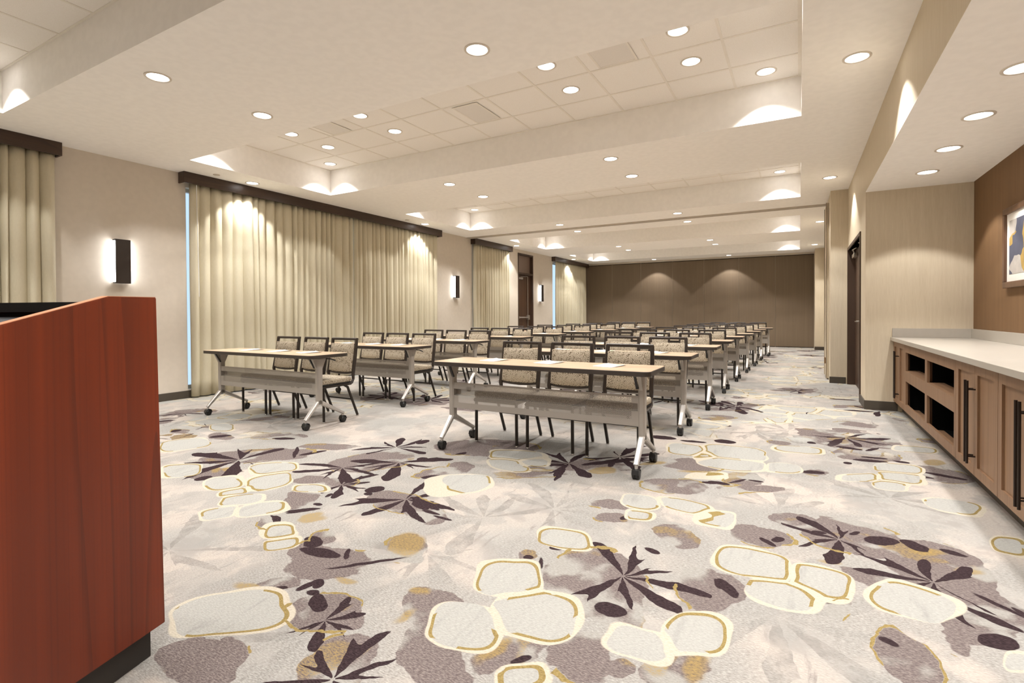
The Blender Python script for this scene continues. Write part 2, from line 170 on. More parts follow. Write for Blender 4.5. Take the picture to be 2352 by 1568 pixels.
def carpet(zone, g, b, m):
    x0, x1, y0, y1 = zone
    near = [f for f in FLOWERS if x0 - 1.5 * f[2] < f[0] < x1 + 1.5 * f[2] and y0 - 1.5 * f[2] < f[1] < y1 + 1.5 * f[2]]
    def field(lst, grp, vec, pad, both=False):
        o = o2 = None
        for q in lst:
            k = q[7] * 1.15 + pad
            if not (x0 - k < q[0] < x1 + k and y0 - k < q[1] < y1 + k): continue
            n = g.n('ShaderNodeGroup'); n.node_tree = grp
            g.put(n.inputs['P'], vec); n.inputs['C'].default_value = (q[0], q[1], 0)
            n.inputs['A'].default_value = (q[2], q[3], 0); n.inputs['B'].default_value = (q[4], q[5], 0)
            n.inputs['Size'].default_value = q[6]
            if o is None: n.inputs['Prev'].default_value = n.inputs['Next'].default_value = 9
            else: g.put(n.inputs['Prev'], o); g.put(n.inputs['Next'], o2)
            o, o2 = n.outputs['D'], n.outputs['D2']
        if o is None:
            o = o2 = g.m('ADD', 9, 0)
        return (o, o2) if both else o
    P = g.co()
    n1 = g.noise(P, 2.3, 2, .5, out=1)
    Pw = g.v('ADD', P, g.v('SCALE', g.v('SUBTRACT', n1, (.5, .5, .5)), .22))
    n2 = g.noise(P, 11, 2, .5, out=1)
    Pf = g.v('ADD', P, g.v('SCALE', g.v('SUBTRACT', n2, (.5, .5, .5)), .035))
    Pfw = g.v('ADD', Pf, g.v('SCALE', g.v('SUBTRACT', n1, (.5, .5, .5)), .10))
    Pn = g.v('ADD', P, g.v('SCALE', g.v('SUBTRACT', n1, (.5, .5, .5)), .13))
    Pw2 = g.v('ADD', Pn, g.v('SCALE', g.v('SUBTRACT', n2, (.5, .5, .5)), .05))
    streak = g.noise(g.v('MULTIPLY', Pf, (22, 3, 1)), 1.0, 4, .65)
    fine = g.noise(g.v('MULTIPLY', P, (70, 230, 1)), 1.0, 3, .7)
    weave = g.noise(P, 130, 2, .6)
    # pale ground
    a = g.noise(Pw, 1.5, 3)
    col = g.mix(g.step(a, .40, .60), lin(227, 215, 203), lin(206, 201, 193))
    col = g.mix(g.m('MULTIPLY', g.step(streak, .55, .72), g.step(g.noise(Pw, .9, 2), .42, .6)), col, lin(168, 160, 154))
    wob = g.m('MULTIPLY_ADD', g.noise(P, 5, 2), 1.1, -.55)
    lobe = g.m('MULTIPLY_ADD', g.noise(P, 3.2, 2), 1.5, .42)
    mot = g.m('MULTIPLY', g.step(g.noise(Pw, 3.1, 4, .65), .50, .62), g.step(fine, .25, .7))
    col = g.mix(g.m('MULTIPLY', mot, .6), col, lin(166, 160, 155))
    gl = g.m('MULTIPLY', g.step(g.noise(g.v('ADD', Pw, (2, 14, 0)), 1.9, 4, .6), .53, .57), g.m('MULTIPLY_ADD', streak, .8, .2))
    col = g.mix(g.m('MULTIPLY', gl, .8), col, lin(186, 184, 178))
    # scattered flower centres (generic) by voronoi cells
    off = (3.1, 7.7, 0)
    Po = g.v('ADD', Pfw, off)
    v = g.vor(Po, 1.12, 'F1', .9)
    sep = g.n('ShaderNodeSeparateColor'); g.put(sep.inputs[0], v.outputs['Color'])
    fl = g.n('ShaderNodeGroup'); fl.node_tree = FG
    g.put(fl.inputs['P'], Po); g.put(fl.inputs['C'], v.outputs['Position'])
    g.put(fl.inputs['R'], g.m('MULTIPLY_ADD', sep.outputs[1], .18, .22))
    fl.inputs['Count'].default_value = 8
    g.put(fl.inputs['Wob'], wob); g.put(fl.inputs['Lobe'], lobe)
    g.put(fl.inputs['Phase'], g.m('MULTIPLY', sep.outputs[2], 6.28))
    dk_on = g.m('GREATER_THAN', sep.outputs[0], .36); pl_on = g.m('LESS_THAN', sep.outputs[0], .22)
    fpet, fpat = fl.outputs['Petal'], fl.outputs['Patch']
    far = g.n('ShaderNodeSeparateXYZ'); g.put(far.inputs[0], P)
    fy = g.step(far.outputs[1], 4.7, 5.4)                 # free pattern beyond the first tables
    left = g.step(g.m('MULTIPLY', far.outputs[0], -1), 4.3, 4.8)
    free = g.m('MAXIMUM', fy, left)
    dk_on = g.m('MULTIPLY', dk_on, free); pl_on = g.m('MULTIPLY', pl_on, free)
    spet = g.m('MULTIPLY', fpet, dk_on); spat = g.m('MULTIPLY', fpat, dk_on); ppet = g.m('MULTIPLY', fpet, pl_on)
    def chain(dark, pet):
        for x, y, R, n, ph, dk in near:
            if dk != dark: continue
            fl = g.n('ShaderNodeGroup'); fl.node_tree = FG
            g.put(fl.inputs['P'], Pf); fl.inputs['C'].default_value = (x, y, 0); fl.inputs['R'].default_value = R
            fl.inputs['Count'].default_value = n; fl.inputs['Phase'].default_value = ph
            g.put(fl.inputs['Wob'], wob); g.put(fl.inputs['Lobe'], lobe)
            g.put(fl.inputs['PrevPetal'], pet)
            pet = fl.outputs['Petal']
        return pet
    pe, qe = chain(1, spet), chain(0, ppet)
    soft = g.step(g.noise(Pf, 9, 4, .7), .34, .62)
    col = g.mix(g.m('MULTIPLY', qe, g.m('MULTIPLY_ADD', soft, .5, .2)), col, lin(166, 161, 155))
    # mauve patches
    mauf = g.mix(g.step(fine, .35, .68), lin(132, 119, 116), lin(170, 157, 151))
    mau = g.mix(g.m('MULTIPLY', g.step(g.noise(Pw, 3.4, 3), .52, .60), .8), mauf, lin(203, 200, 191))
    och = g.m('MULTIPLY', g.step(g.noise(g.v('ADD', Pw, (5, 9, 0)), 2.7, 3), .60, .64), g.step(fine, .38, .6))
    mau = g.mix(g.m('MULTIPLY', och, .8), mau, lin(184, 156, 96))
    md = g.m('SUBTRACT', field(MAUVE, BG2, Pw2, .12), g.m('MULTIPLY_ADD', g.noise(P, 7, 3), .09, -.045))
    halo = g.m('MULTIPLY', g.step(md, .22, .05), g.step(g.noise(Pw, 2.2, 3), .40, .47))
    col = g.mix(g.m('MULTIPLY', halo, .8), col, g.mix(g.step(fine, .3, .7), lin(172, 168, 162), lin(208, 204, 196)))
    dM = g.m('MINIMUM', md, g.m('MULTIPLY_ADD', spat, -.1, .05))
    col = g.mix(g.step(dM, .003, -.003), col, mau)
    oc = g.step(field(OCHRE, BG2, Pw2, .08), .012, -.012)
    col = g.mix(g.m('MULTIPLY', oc, g.m('MULTIPLY_ADD', g.step(fine, .35, .6), .6, .3)), col, lin(190, 161, 100))
    # dark petals and shards
    plum = g.mix(g.step(fine, .3, .75), lin(62, 50, 52), lin(90, 74, 76))
    dk = g.m('MAXIMUM', g.step(field(SHARDS, BG2, Pf, .06), .002, -.002), pe)
    col = g.mix(dk, col, plum)
    # pale stones with cream joints and ochre rims
    goldc = g.mix(g.step(weave, .3, .7), lin(166, 144, 92), lin(192, 169, 114)); cream = lin(235, 224, 203)
    stone = g.mix(g.step(streak, .5, .8), lin(210, 208, 200), lin(190, 188, 182))
    s1, s2 = field(STONES, BG3, Pn, .20, True)
    sd = g.m('MAXIMUM', g.m('ADD', s1, .010), g.m('MULTIPLY_ADD', g.m('SUBTRACT', s2, s1), -.5, .016))   # keep a joint where two stones meet
    jw = g.m('MULTIPLY_ADD', g.noise(P, 3.3, 1), .085, -.036)
    kn = g.noise(P, 2.6, 1)
    keep = g.m('GREATER_THAN', kn, .47)
    col = g.mix(g.step(g.m('SUBTRACT', s1, jw), .003, -.003), col, cream)
    col = g.mix(g.m('MULTIPLY', g.m('MULTIPLY', g.m('LESS_THAN', g.m('ABSOLUTE', g.m('SUBTRACT', md, .008)), .007), g.m('GREATER_THAN', kn, .56)), g.m('GREATER_THAN', sd, 0)), col, goldc)
    col = g.mix(g.step(sd, .002, -.002), col, stone)
    col = g.mix(g.m('MULTIPLY', g.m('LESS_THAN', g.m('ABSOLUTE', g.m('ADD', sd, .004)), .0065), keep), col, goldc)
    # free-running cells farther down the hall
    pm = g.m('MULTIPLY', g.step(g.noise(g.v('ADD', P, (11, 3, 0)), 1.05, 1), .53, .57), free)
    pm = g.m('MULTIPLY', pm, g.m('SUBTRACT', 1, dk))
    e = g.vor(Pfw, 2.8, 'DISTANCE_TO_EDGE', .8).outputs['Distance']
    f1 = g.vor(Pfw, 2.8, 'F1', .8).outputs['Distance']
    et = g.m('SUBTRACT', e, g.m('MULTIPLY_ADD', g.step(f1, .32, .66), .060, .012))
    peb = g.mix(g.m('MULTIPLY', g.m('LESS_THAN', et, .032), keep), stone, goldc)
    peb = g.mix(g.step(et, .006, -.004), peb, cream)
    col = g.mix(pm, col, peb)
    # pile
    col = g.mix(.55, col, g.mix(g.step(fine, .25, .75), lin(184, 182, 180), lin(255, 255, 255)), 'MULTIPLY')
    col = g.mix(1.0, col, (.63, .63, .635, 1), 'MULTIPLY')
    g.put(b.inputs['Base Color'], col)
    g.put(b.inputs['Normal'], g.bump(g.m('ADD', weave, fine), .35, .004))
FG = flower_group(); BG2, BG3 = blob_group(2), blob_group(3.2)

def stripes(c1, c2, sx=260, sy=260, sz=5, amt=1.0):
    def f(g, b, m):
        n = g.noise(g.co((sx, sy, sz)), 1, 3, .6)
        k = g.noise(g.co((sx * .18, sy * .18, sz * .3)), 1, 2)
        g.put(b.inputs['Base Color'], g.mix(g.m('MULTIPLY_ADD', k, .4, g.m('MULTIPLY', n, .6)), c1, c2))
        g.put(b.inputs['Normal'], g.bump(n, .12, .002))
    return f

def wood(c1, c2, c3, sc=1.0, axis='z'):
    def f(g, b, m):
        s = {'z': (9, 9, .32), 'x': (.9, 9, 9), 'y': (9, .9, 9)}[axis]
        P = g.co(tuple(x * sc for x in s))
        w = g.v('ADD', P, g.v('SCALE', g.noise(P, .35, 2, .5, out=1), 1.2))
        n = g.noise(w, 1.2, 3, .55)
        ring = g.m('FRACT', g.m('MULTIPLY', g.noise(w, .42, 1), 9))
        fine = g.noise(g.v('MULTIPLY', P, (14, 14, 1.2) if axis == 'z' else (1.2, 14, 14) if axis == 'x' else (14, 1.2, 14)), 1, 3, .7)
        c = g.mix(g.step(n, .3, .7), c1, c2)
        c = g.mix(g.m('MULTIPLY', g.step(ring, .72, .98), .45), c, c3)
        c = g.mix(g.m('MULTIPLY', g.step(fine, .5, .75), .35), c, c3)
        g.put(b.inputs['Base Color'], c)
    return f

def leaf_fabric(g, b, m):
    P = g.co()
    sp = g.n('ShaderNodeSeparateXYZ'); g.put(sp.inputs[0], P)
    cv = g.n('ShaderNodeCombineXYZ')
    g.put(cv.inputs[0], g.m('ADD', sp.outputs[0], g.m('MULTIPLY', sp.outputs[2], .6)))
    g.put(cv.inputs[1], g.m('SUBTRACT', g.m('MULTIPLY', sp.outputs[2], 1.25), g.m('MULTIPLY', sp.outputs[0], .5)))
    g.put(cv.inputs[2], g.m('MULTIPLY', sp.outputs[1], .9))
    e = g.vor(cv.outputs[0], 78, 'DISTANCE_TO_EDGE', .8).outputs['Distance']
    n = g.noise(P, 300, 2)
    leaf = g.mix(n, lin(192, 179, 156), lin(226, 214, 194))
    g.put(b.inputs['Base Color'], g.mix(g.step(e, .05, .14), lin(110, 95, 76), leaf))
    g.put(b.inputs['Normal'], g.bump(n, .2, .001))

def perforated(g, b, m):
    P = g.co()
    sp = g.n('ShaderNodeSeparateXYZ'); g.put(sp.inputs[0], P)
    x, z = sp.outputs[0], sp.outputs[2]
    p = .0115
    u = g.m('DIVIDE', x, p); v = g.m('DIVIDE', z, p * .55)
    row = g.m('FLOOR', v)
    uo = g.m('ADD', u, g.m('MULTIPLY', g.m('MODULO', g.m('ABSOLUTE', row), 2), .5))
    du = g.m('SUBTRACT', g.m('FRACT', g.m('ADD', uo, 200)), .5); dv = g.m('MULTIPLY', g.m('SUBTRACT', g.m('FRACT', g.m('ADD', v, 200)), .5), .55)
    r = g.m('SQRT', g.m('ADD', g.m('MULTIPLY', du, du), g.m('MULTIPLY', dv, dv)))
    hole = g.m('LESS_THAN', r, .235)
    area = g.m('MULTIPLY', g.m('LESS_THAN', g.m('ABSOLUTE', x), .765), g.m('MULTIPLY', g.m('GREATER_THAN', z, .385), g.m('LESS_THAN', z, .545)))
    g.put(b.inputs['Alpha'], g.m('SUBTRACT', 1, g.m('MULTIPLY', hole, area)))

def art(g, b, m):
    P = g.co()
    v = g.vor(g.v('ADD', P, g.v('SCALE', g.noise(P, 4, 2, .5, out=1), .12)), 5.5, 'F1', 1)
    sep = g.n('ShaderNodeSeparateColor'); g.put(sep.inputs[0], v.outputs['Color'])
    c = g.mix(g.m('GREATER_THAN', sep.outputs[0], .45), lin(92, 94, 110), lin(206, 170, 84))
    c = g.mix(g.m('GREATER_THAN', sep.outputs[1], .62), c, lin(214, 206, 196))
    c = g.mix(g.m('MULTIPLY', g.noise(P, 14, 4), .5), c, lin(60, 62, 78))
    g.put(b.inputs['Base Color'], c)

def satin(g, b, m):
    n = g.noise(g.co((400, 400, 25)), 1, 3)
    k = g.noise(g.co((6, 6, 1.2)), 1, 3)
    c = g.mix(n, lin(196, 187, 162), lin(216, 208, 184))
    g.put(b.inputs['Base Color'], g.mix(g.m('MULTIPLY', g.step(k, .4, .7), .25), c, lin(182, 170, 140)))

def ceiling_tile(g, b, m):
    n = g.noise(g.co(), 240, 3, .7)
    g.put(b.inputs['Base Color'], g.mix(g.step(n, .3, .75), lin(240, 234, 226), lin(250, 246, 240)))
    g.put(b.inputs['Normal'], g.bump(n, .15, .002))

def vent_mat(g, b, m):
    sp = g.n('ShaderNodeSeparateXYZ'); g.put(sp.inputs[0], g.co())
    d = g.m('MULTIPLY', g.m('SINE', g.m('MULTIPLY', sp.outputs[0], 700)), g.m('SINE', g.m('MULTIPLY', sp.outputs[1], 700)))
    g.put(b.inputs['Base Color'], g.mix(g.step(d, .2, .5), lin(240, 234, 226), lin(196, 190, 182)))

MT = {
 'ceiling': mat('ceiling_paint', lin(250, 246, 240), .9, spec=0),
 'tile': mat('ceiling_tile', rough=.95, spec=0, build=ceiling_tile),
 'tbar': mat('ceiling_grid', lin(236, 229, 218), .6),
 'wall': mat('taupe_paint', lin(214, 204, 190), .85, spec=0),
 'paper': mat('striated_wallpaper', rough=.7, spec=.3, build=stripes(lin(190, 174, 146), lin(226, 214, 192), 300, 300, 9)),
 'brown': mat('brown_wallcovering', rough=.7, spec=.3, build=stripes(lin(104, 78, 52), lin(138, 106, 74), 90, 90, 2)),
 'panel': mat('brown_panel_fabric', rough=.6, spec=.4, sheen=.15, build=stripes(lin(100, 85, 68), lin(128, 110, 88), 26, 26, .6)),
 'seam': mat('aluminium_seam', lin(150, 138, 122), .4, .6),
 'alu': mat('aluminium_track', lin(196, 186, 172), .4, .3),
 'dark': mat('dark_gap', lin(40, 32, 26), .8),
 'base': mat('vinyl_baseboard', lin(74, 66, 56), .5),
 'valance': mat('dark_walnut', rough=.35, build=wood(lin(66, 46, 32), lin(56, 38, 26), lin(40, 26, 18), 1, 'y')),
 'curtain': mat('satin_curtain', rough=.55, build=satin, spec=.25),
 'trim': mat('downlight_trim', lin(215, 205, 192), .35, .2),
 'lens': mat('downlight_lens', (1, 1, 1), .5, emit=((1, .965, .94), 7.0)),
 'sconce': mat('sconce_shell', lin(48, 38, 32), .45),
 'glow': mat('sconce_diffuser', (1, 1, 1), .5, emit=((.95, .97, 1), 9.0)),
 'cherry': mat('cherry_veneer', rough=.42, build=wood(lin(128, 50, 19), lin(108, 41, 15), lin(72, 28, 12), 1, 'z')),
 'cherry_edge': mat('cherry_edge', lin(196, 130, 96), .4),
 'black': mat('black_laminate', lin(24, 24, 24), .45),
 'plinth': mat('charcoal_plinth', lin(50, 46, 42), .6),
 'cab': mat('walnut_cabinet', rough=.5, build=wood(lin(142, 110, 82), lin(132, 100, 74), lin(116, 86, 62), 1.4, 'z')),
 'cabin': mat('cabinet_black_interior', lin(10, 10, 10), .9, spec=.1),
 'toe': mat('toe_kick', lin(74, 64, 52), .6),
 'handle': mat('bronze_handle', lin(52, 42, 36), .3, .6),
 'quartz': mat('cream_quartz', lin(178, 171, 160), .3),
 'lam': mat('tan_laminate', rough=.32, build=wood(lin(202, 176, 148), lin(190, 163, 135), lin(172, 145, 118), .8, 'x')),
 'edge': mat('table_edge', lin(60, 52, 46), .5),
 'steel': mat('taupe_metal', lin(172, 165, 156), .38, .35),
 'perf': mat('perforated_metal', lin(168, 161, 152), .4, .3, build=perforated),
 'polish': mat('polished_foot', lin(198, 193, 187), .42, .6),
 'caster': mat('caster_plastic', lin(32, 31, 30), .35),
 'frame': mat('brown_chair_frame', lin(54, 45, 39), .4),
 'tube': mat('brown_chair_tube', lin(48, 41, 35), .35, .3),
 'glide': mat('chair_glide', lin(170, 165, 158), .3, .6),
 'fabric': mat('leaf_fabric', rough=.8, spec=.2, build=leaf_fabric),
 'under': mat('black_underside', lin(30, 27, 25), .8),
 'paperw': mat('white_paper', lin(226, 224, 220), .7),
 'green': mat('green_print', lin(150, 205, 140), .7),
 'doorw': mat('door_walnut', rough=.45, build=wood(lin(78, 54, 37), lin(66, 45, 31), lin(50, 33, 22), 1, 'z')),
 'doord': mat('door_frame_brown', lin(70, 52, 40), .45),
 'transom': mat('transom_panel', lin(128, 108, 96), .4),
 'silver': mat('brushed_hardware', lin(190, 182, 172), .3, .8),
 'pframe': mat('picture_frame_walnut', rough=.35, build=wood(lin(112, 82, 60), lin(96, 68, 50), lin(70, 48, 34), 2, 'z')),
 'mount': mat('picture_mat', lin(240, 236, 228), .8),
 'art': mat('abstract_print', rough=.7, build=art),
 'vent': mat('ceiling_vent_grille', rough=.7, build=vent_mat),
 'brass': mat('brass', lin(150, 112, 70), .4, .7),
}
MT['lens'].cycles.emission_sampling = 'NONE'
def glass_mat():
    m = bpy.data.materials.new('window_glass'); m.use_nodes = True
    nt = m.node_tree; nt.nodes.clear(); g = G(nt)
    o = g.n('ShaderNodeOutputMaterial'); t = g.n('ShaderNodeBsdfTransparent'); gl = g.n('ShaderNodeBsdfGlossy')
    gl.inputs['Roughness'].default_value = .02
    mx = g.n('ShaderNodeMixShader'); mx.inputs[0].default_value = .06
    nt.links.new(t.outputs[0], mx.inputs[1]); nt.links.new(gl.outputs[0], mx.inputs[2]); nt.links.new(mx.outputs[0], o.inputs[0])
    return m
MT['glass'] = glass_mat()

# ------------------------------------------------------------------ mesh helpers
def box(bm, x0, x1, y0, y1, z0, z1, bev=0, seg=2):
    v = [bm.verts.new((x, y, z)) for x in (x0, x1) for y in (y0, y1) for z in (z0, z1)]
    fs = [bm.faces.new([v[i] for i in q]) for q in ((0, 1, 3, 2), (4, 6, 7, 5), (0, 4, 5, 1), (2, 3, 7, 6), (0, 2, 6, 4), (1, 5, 7, 3))]
    if bev:
        es = list({e for f in fs for e in f.edges})
        bmesh.ops.bevel(bm, geom=es, offset=bev, segments=seg, affect='EDGES', profile=.5)
def prism(bm, poly, axis, a, b):
    """extrude a 2-D polygon along axis from a to b"""
    def p(u, v, w): return {'x': (w, u, v), 'y': (u, w, v), 'z': (u, v, w)}[axis]
    A = [bm.verts.new(p(u, v, a)) for u, v in poly]; B = [bm.verts.new(p(u, v, b)) for u, v in poly]
    n = len(poly)
    fs = [bm.faces.new(A[::-1]), bm.faces.new(B)]
    for i in range(n): fs.append(bm.faces.new((A[i], A[(i + 1) % n], B[(i + 1) % n], B[i])))
    return fs
def sweep(bm, pts, w, h, up=(1, 0, 0), rad=None, seg=8, caps=True):
    """rectangular (w along up, h across) or round (rad) section along a polyline"""
    pts = [Vector(p) for p in pts]; rings = []
    for i, p in enumerate(pts):
        t = ((pts[min(i + 1, len(pts) - 1)] - p).normalized() + (p - pts[max(i - 1, 0)]).normalized()).normalized()
        u = Vector(up); u = (u - t * u.dot(t)).normalized(); s = t.cross(u)
        if rad is not None:
            r = rad[i] if isinstance(rad, (list, tuple)) else rad
            ring = [p + u * r * cos(2 * pi * k / seg) + s * r * sin(2 * pi * k / seg) for k in range(seg)]
        else:
            ww = w[i] if isinstance(w, (list, tuple)) else w; hh = h[i] if isinstance(h, (list, tuple)) else h
            c = .22 * min(ww, hh)
            ring = []
            for a, b in ((1, 1), (-1, 1), (-1, -1), (1, -1)):
                k1 = p + u * (a * ww / 2) + s * (b * (hh / 2 - c)); k2 = p + u * (a * (ww / 2 - c)) + s * (b * hh / 2)
                ring += [k1, k2] if a * b > 0 else [k2, k1]
        rings.append([bm.verts.new(q) for q in ring])
    n = len(rings[0])
    for a, b in zip(rings, rings[1:]):
        for k in range(n): bm.faces.new((a[k], a[(k + 1) % n], b[(k + 1) % n], b[k]))
    if caps:
        bm.faces.new(rings[0][::-1]); bm.faces.new(rings[-1])
def cyl(bm, p0, p1, r, seg=16):
    d = Vector(p1) - Vector(p0)
    up = (1, 0, 0) if abs(d.normalized().x) < .9 else (0, 0, 1)
    sweep(bm, [p0, p1], 0, 0, up, rad=r, seg=seg)
def lathe(bm, prof, c=(0, 0, 0), seg=28, axis='z', caps=True):
    rings = []
    for r, h in prof:
        rg = []
        for k in range(seg):
            a = 2 * pi * k / seg
            q = (r * cos(a), r * sin(a), h) if axis == 'z' else (h, r * cos(a), r * sin(a))
            rg.append(bm.verts.new(Vector(c) + Vector(q)))
        rings.append(rg)
    for a, b in zip(rings, rings[1:]):
        for k in range(seg): bm.faces.new((a[k], a[(k + 1) % seg], b[(k + 1) % seg], b[k]))
    if caps and prof[0][0] > 1e-6: bm.faces.new(rings[0][::-1])
    if caps and prof[-1][0] > 1e-6: bm.faces.new(rings[-1])
def grid(bm, nx, ny, fn):
    vs = [[bm.verts.new(fn(i / nx, j / ny)) for j in range(ny + 1)] for i in range(nx + 1)]
    for i in range(nx):
        for j in range(ny): bm.faces.new((vs[i][j], vs[i + 1][j], vs[i + 1][j + 1], vs[i][j + 1]))
    return vs
def obj(name, fill, m, parent=None, smooth=False):
    bm = bmesh.new()
    fill(bm)
    bmesh.ops.recalc_face_normals(bm, faces=bm.faces)
    me = bpy.data.meshes.new(name); bm.to_mesh(me); bm.free()
    me.materials.append(MT[m] if isinstance(m, str) else m)
    if smooth:
        for p in me.polygons: p.use_smooth = True
        me.set_sharp_from_angle(angle=radians(40))
    o = bpy.data.objects.new(name, me); C.objects.link(o)
    if parent: o.parent = parent
    return o
def tag(o, label, cat, group=None):
    o['label'] = label; o['category'] = cat
    if group: o['group'] = group
    return o
def thing(name, label, cat, loc=(0, 0, 0), rz=0, group=None):
    o = bpy.data.objects.new(name, None); C.objects.link(o)
    o.empty_display_size = .1; o.location = loc; o.rotation_euler = (0, 0, rz)
    return tag(o, label, cat, group)
def struct(name, fill, m, parent=None, smooth=False):
    o = obj(name, fill, m, parent, smooth)
    if not parent: o['kind'] = 'structure'
    return o
def copy_tree(o, parent=None):
    c = o.copy(); C.objects.link(c)
    if parent: c.parent = parent
    for ch in list(o.children): copy_tree(ch, c)
    return c
ORD = ['first', 'second', 'third', 'fourth', 'fifth', 'sixth', 'seventh', 'eighth', 'ninth', 'tenth']

# ------------------------------------------------------------------ room shell
XL, XR, ZC, ZT, ZB = -7.489, .687, 3.136, 3.543, 2.576
YN, YE = -3.2, 19.46                      # near (behind camera) and far ends
TX0, TX1 = -6.775, .017
TRAYS = [(-.36, 1.955), (3.71, 5.962), (7.81, 10.096), (11.97, 14.22), (16.08, 18.37)]
NY0, NY1, XB = -1.20, 7.38, 1.668            # niche
DY0, DY1, DZ = 7.93, 9.83, 2.14             # door in the right wall
COLX = .445

# one carpeted floor, its woven pattern described zone by zone
zx = [-5.0, -3.6, -2.9, -2.2, -1.7, -1.2, -.7, -.2, .3, .8, XB + .2]; zy = [.3, 1.4, 1.9, 2.4, 3.0, 3.8, 5.0, 7.4]
ZONES = [(zx[i], zx[i + 1], zy[j], zy[j + 1]) for i in range(10) for j in range(7)]
ZONES += [(XL - .2, -5.0, YN - .2, 7.4), (-5.0, XB + .2, YN - .2, .3), (XL - .2, XB + .2, 7.4, YE + .3)]
def f_floor(bm):
    for x0, x1, y0, y1 in ZONES: box(bm, x0, x1, y0, y1, -.06, 0)
fl_o = struct('floor', f_floor, 'tile')
fl_o.data.materials.clear()
for z in ZONES: fl_o.data.materials.append(mat('carpet', rough=.95, spec=0, build=lambda g, b, m: carpet(z, g, b, m)))
for i, pg in enumerate(fl_o.data.polygons): pg.material_index = i // 6

def f_ceiling(bm):
    t = .08
    top = ZT + t
    ys = [YN - .1] + [v for a in TRAYS for v in a] + [YE + .3]
    for i in range(0, len(ys), 2): box(bm, TX0, TX1, ys[i], ys[i + 1], ZC, top)
    box(bm, XL - .2, TX0, YN - .1, YE + .3, ZC, top)
    box(bm, TX1, XR + .3, YN - .1, YE + .3, ZC, top)
ceil = struct('ceiling', f_ceiling, 'ceiling')
for i, (a, b) in enumerate(TRAYS):
    tl = obj('tile_field', lambda bm: box(bm, TX0, TX1, a, b, ZT, ZT + .08), 'tile', ceil)
    def f_grid(bm):
        w = .012
        x = TX1 - .61 * 1
        while x > TX0 + .1:
            box(bm, x - w, x + w, a, b, ZT - .004, ZT); x -= .61
        for y in (b - .52, b - 1.13, b - 1.74):
            box(bm, TX0, TX1, y - w, y + w, ZT - .0045, ZT)
        for y in (a, b): box(bm, TX0, TX1, y - .02 if y == b else y, y if y == b else y + .02, ZT - .005, ZT)
        for x in (TX0, TX1): box(bm, x if x == TX0 else x - .03, x + .02 if x == TX0 else x, a, b, ZT - .0055, ZT)
    obj('suspension_grid', f_grid, 'tbar', tl)

# left wall with window and door openings hidden behind the drapes
WIN = [(-.6, 2.50), (4.04, 9.60), (11.30, 12.95), (16.26, 19.1)]
LD0, LD1, LDZ = 13.74, 14.76, 3.03
def f_left(bm):
    x0, x1 = XL - .16, XL
    cuts = sorted(WIN + [(LD0, LD1)]); y = YN
    for a, b in cuts:
        box(bm, x0, x1, y, a, 0, ZC)
        if (a, b) == (LD0, LD1): box(bm, x0, x1, a, b, LDZ, ZC)
        else:
            box(bm, x0, x1, a, b, 2.95, ZC); box(bm, x0, x1, a, b, 0, .12)
        y = b
    box(bm, x0, x1, y, YE + .2, 0, ZC)
struct('wall_left', f_left, 'wall')
for i, (a, b) in enumerate(WIN):
    def f_wf(bm):
        for y in (a, b - .05): box(bm, XL - .15, XL - .09, y, y + .05, .12, 2.95)
        for z in (.12, 2.90): box(bm, XL - .15, XL - .09, a + .05, b - .05, z, z + .05)
        n = max(1, round((b - a) / 1.5))
        for k in range(1, n):
            y = a + (b - a) * k / n; box(bm, XL - .15, XL - .09, y - .03, y + .03, .17, 2.90)
    wo = struct('window_%d' % (i + 1), f_wf, 'alu')
    obj('pane', lambda bm: box(bm, XL - .125, XL - .117, a + .05, b - .05, .17, 2.90), 'glass', wo)

def f_right(bm):
    box(bm, XR, XR + .12, YN, NY0, 0, ZC)                              # near the camera
    box(bm, XR, XB + .12, NY0 - .12, NY0, 0, ZC)                        # niche near end
    box(bm, XR, XR + .14, NY1 + .10, DY0, 0, ZC)
    box(bm, XR, XR + .14, DY0, DY1, DZ, ZC)
    box(bm, XR, XR + .14, DY1, 18.6, 0, ZC)
    box(bm, XR, XB + .12, NY1, NY1 + .10, 0, ZC)                        # niche far end
    box(bm, COLX, XR, 9.86, 11.05, 0, ZC)                               # pocket column
    box(bm, COLX - .02, XR + .1, 18.36, YE + .2, 0, ZC)                 # far pocket column
struct('wall_right', f_right, 'paper')
struct('wall_niche', lambda bm: box(bm, XB, XB + .12, NY0, NY1, 0, ZC), 'brown')
struct('wall_bulkhead', lambda bm: box(bm, XR, XR + .10, NY0, NY1, ZB + .004, ZC), 'paper')
struct('ceiling_niche', lambda bm: (box(bm, XR, XB, NY0, NY1, ZB, ZB + .004), box(bm, XR + .1, XB, NY0, NY1, ZB + .004, ZB + .08)), 'ceiling')
struct('wall_near', lambda bm: box(bm, XL, XR, YN - .12, YN, 0, ZC), 'panel')
struct('wall_far', lambda bm: box(bm, XL - .1, XR + .2, YE + .10, YE + .2, 0, ZC), 'dark')

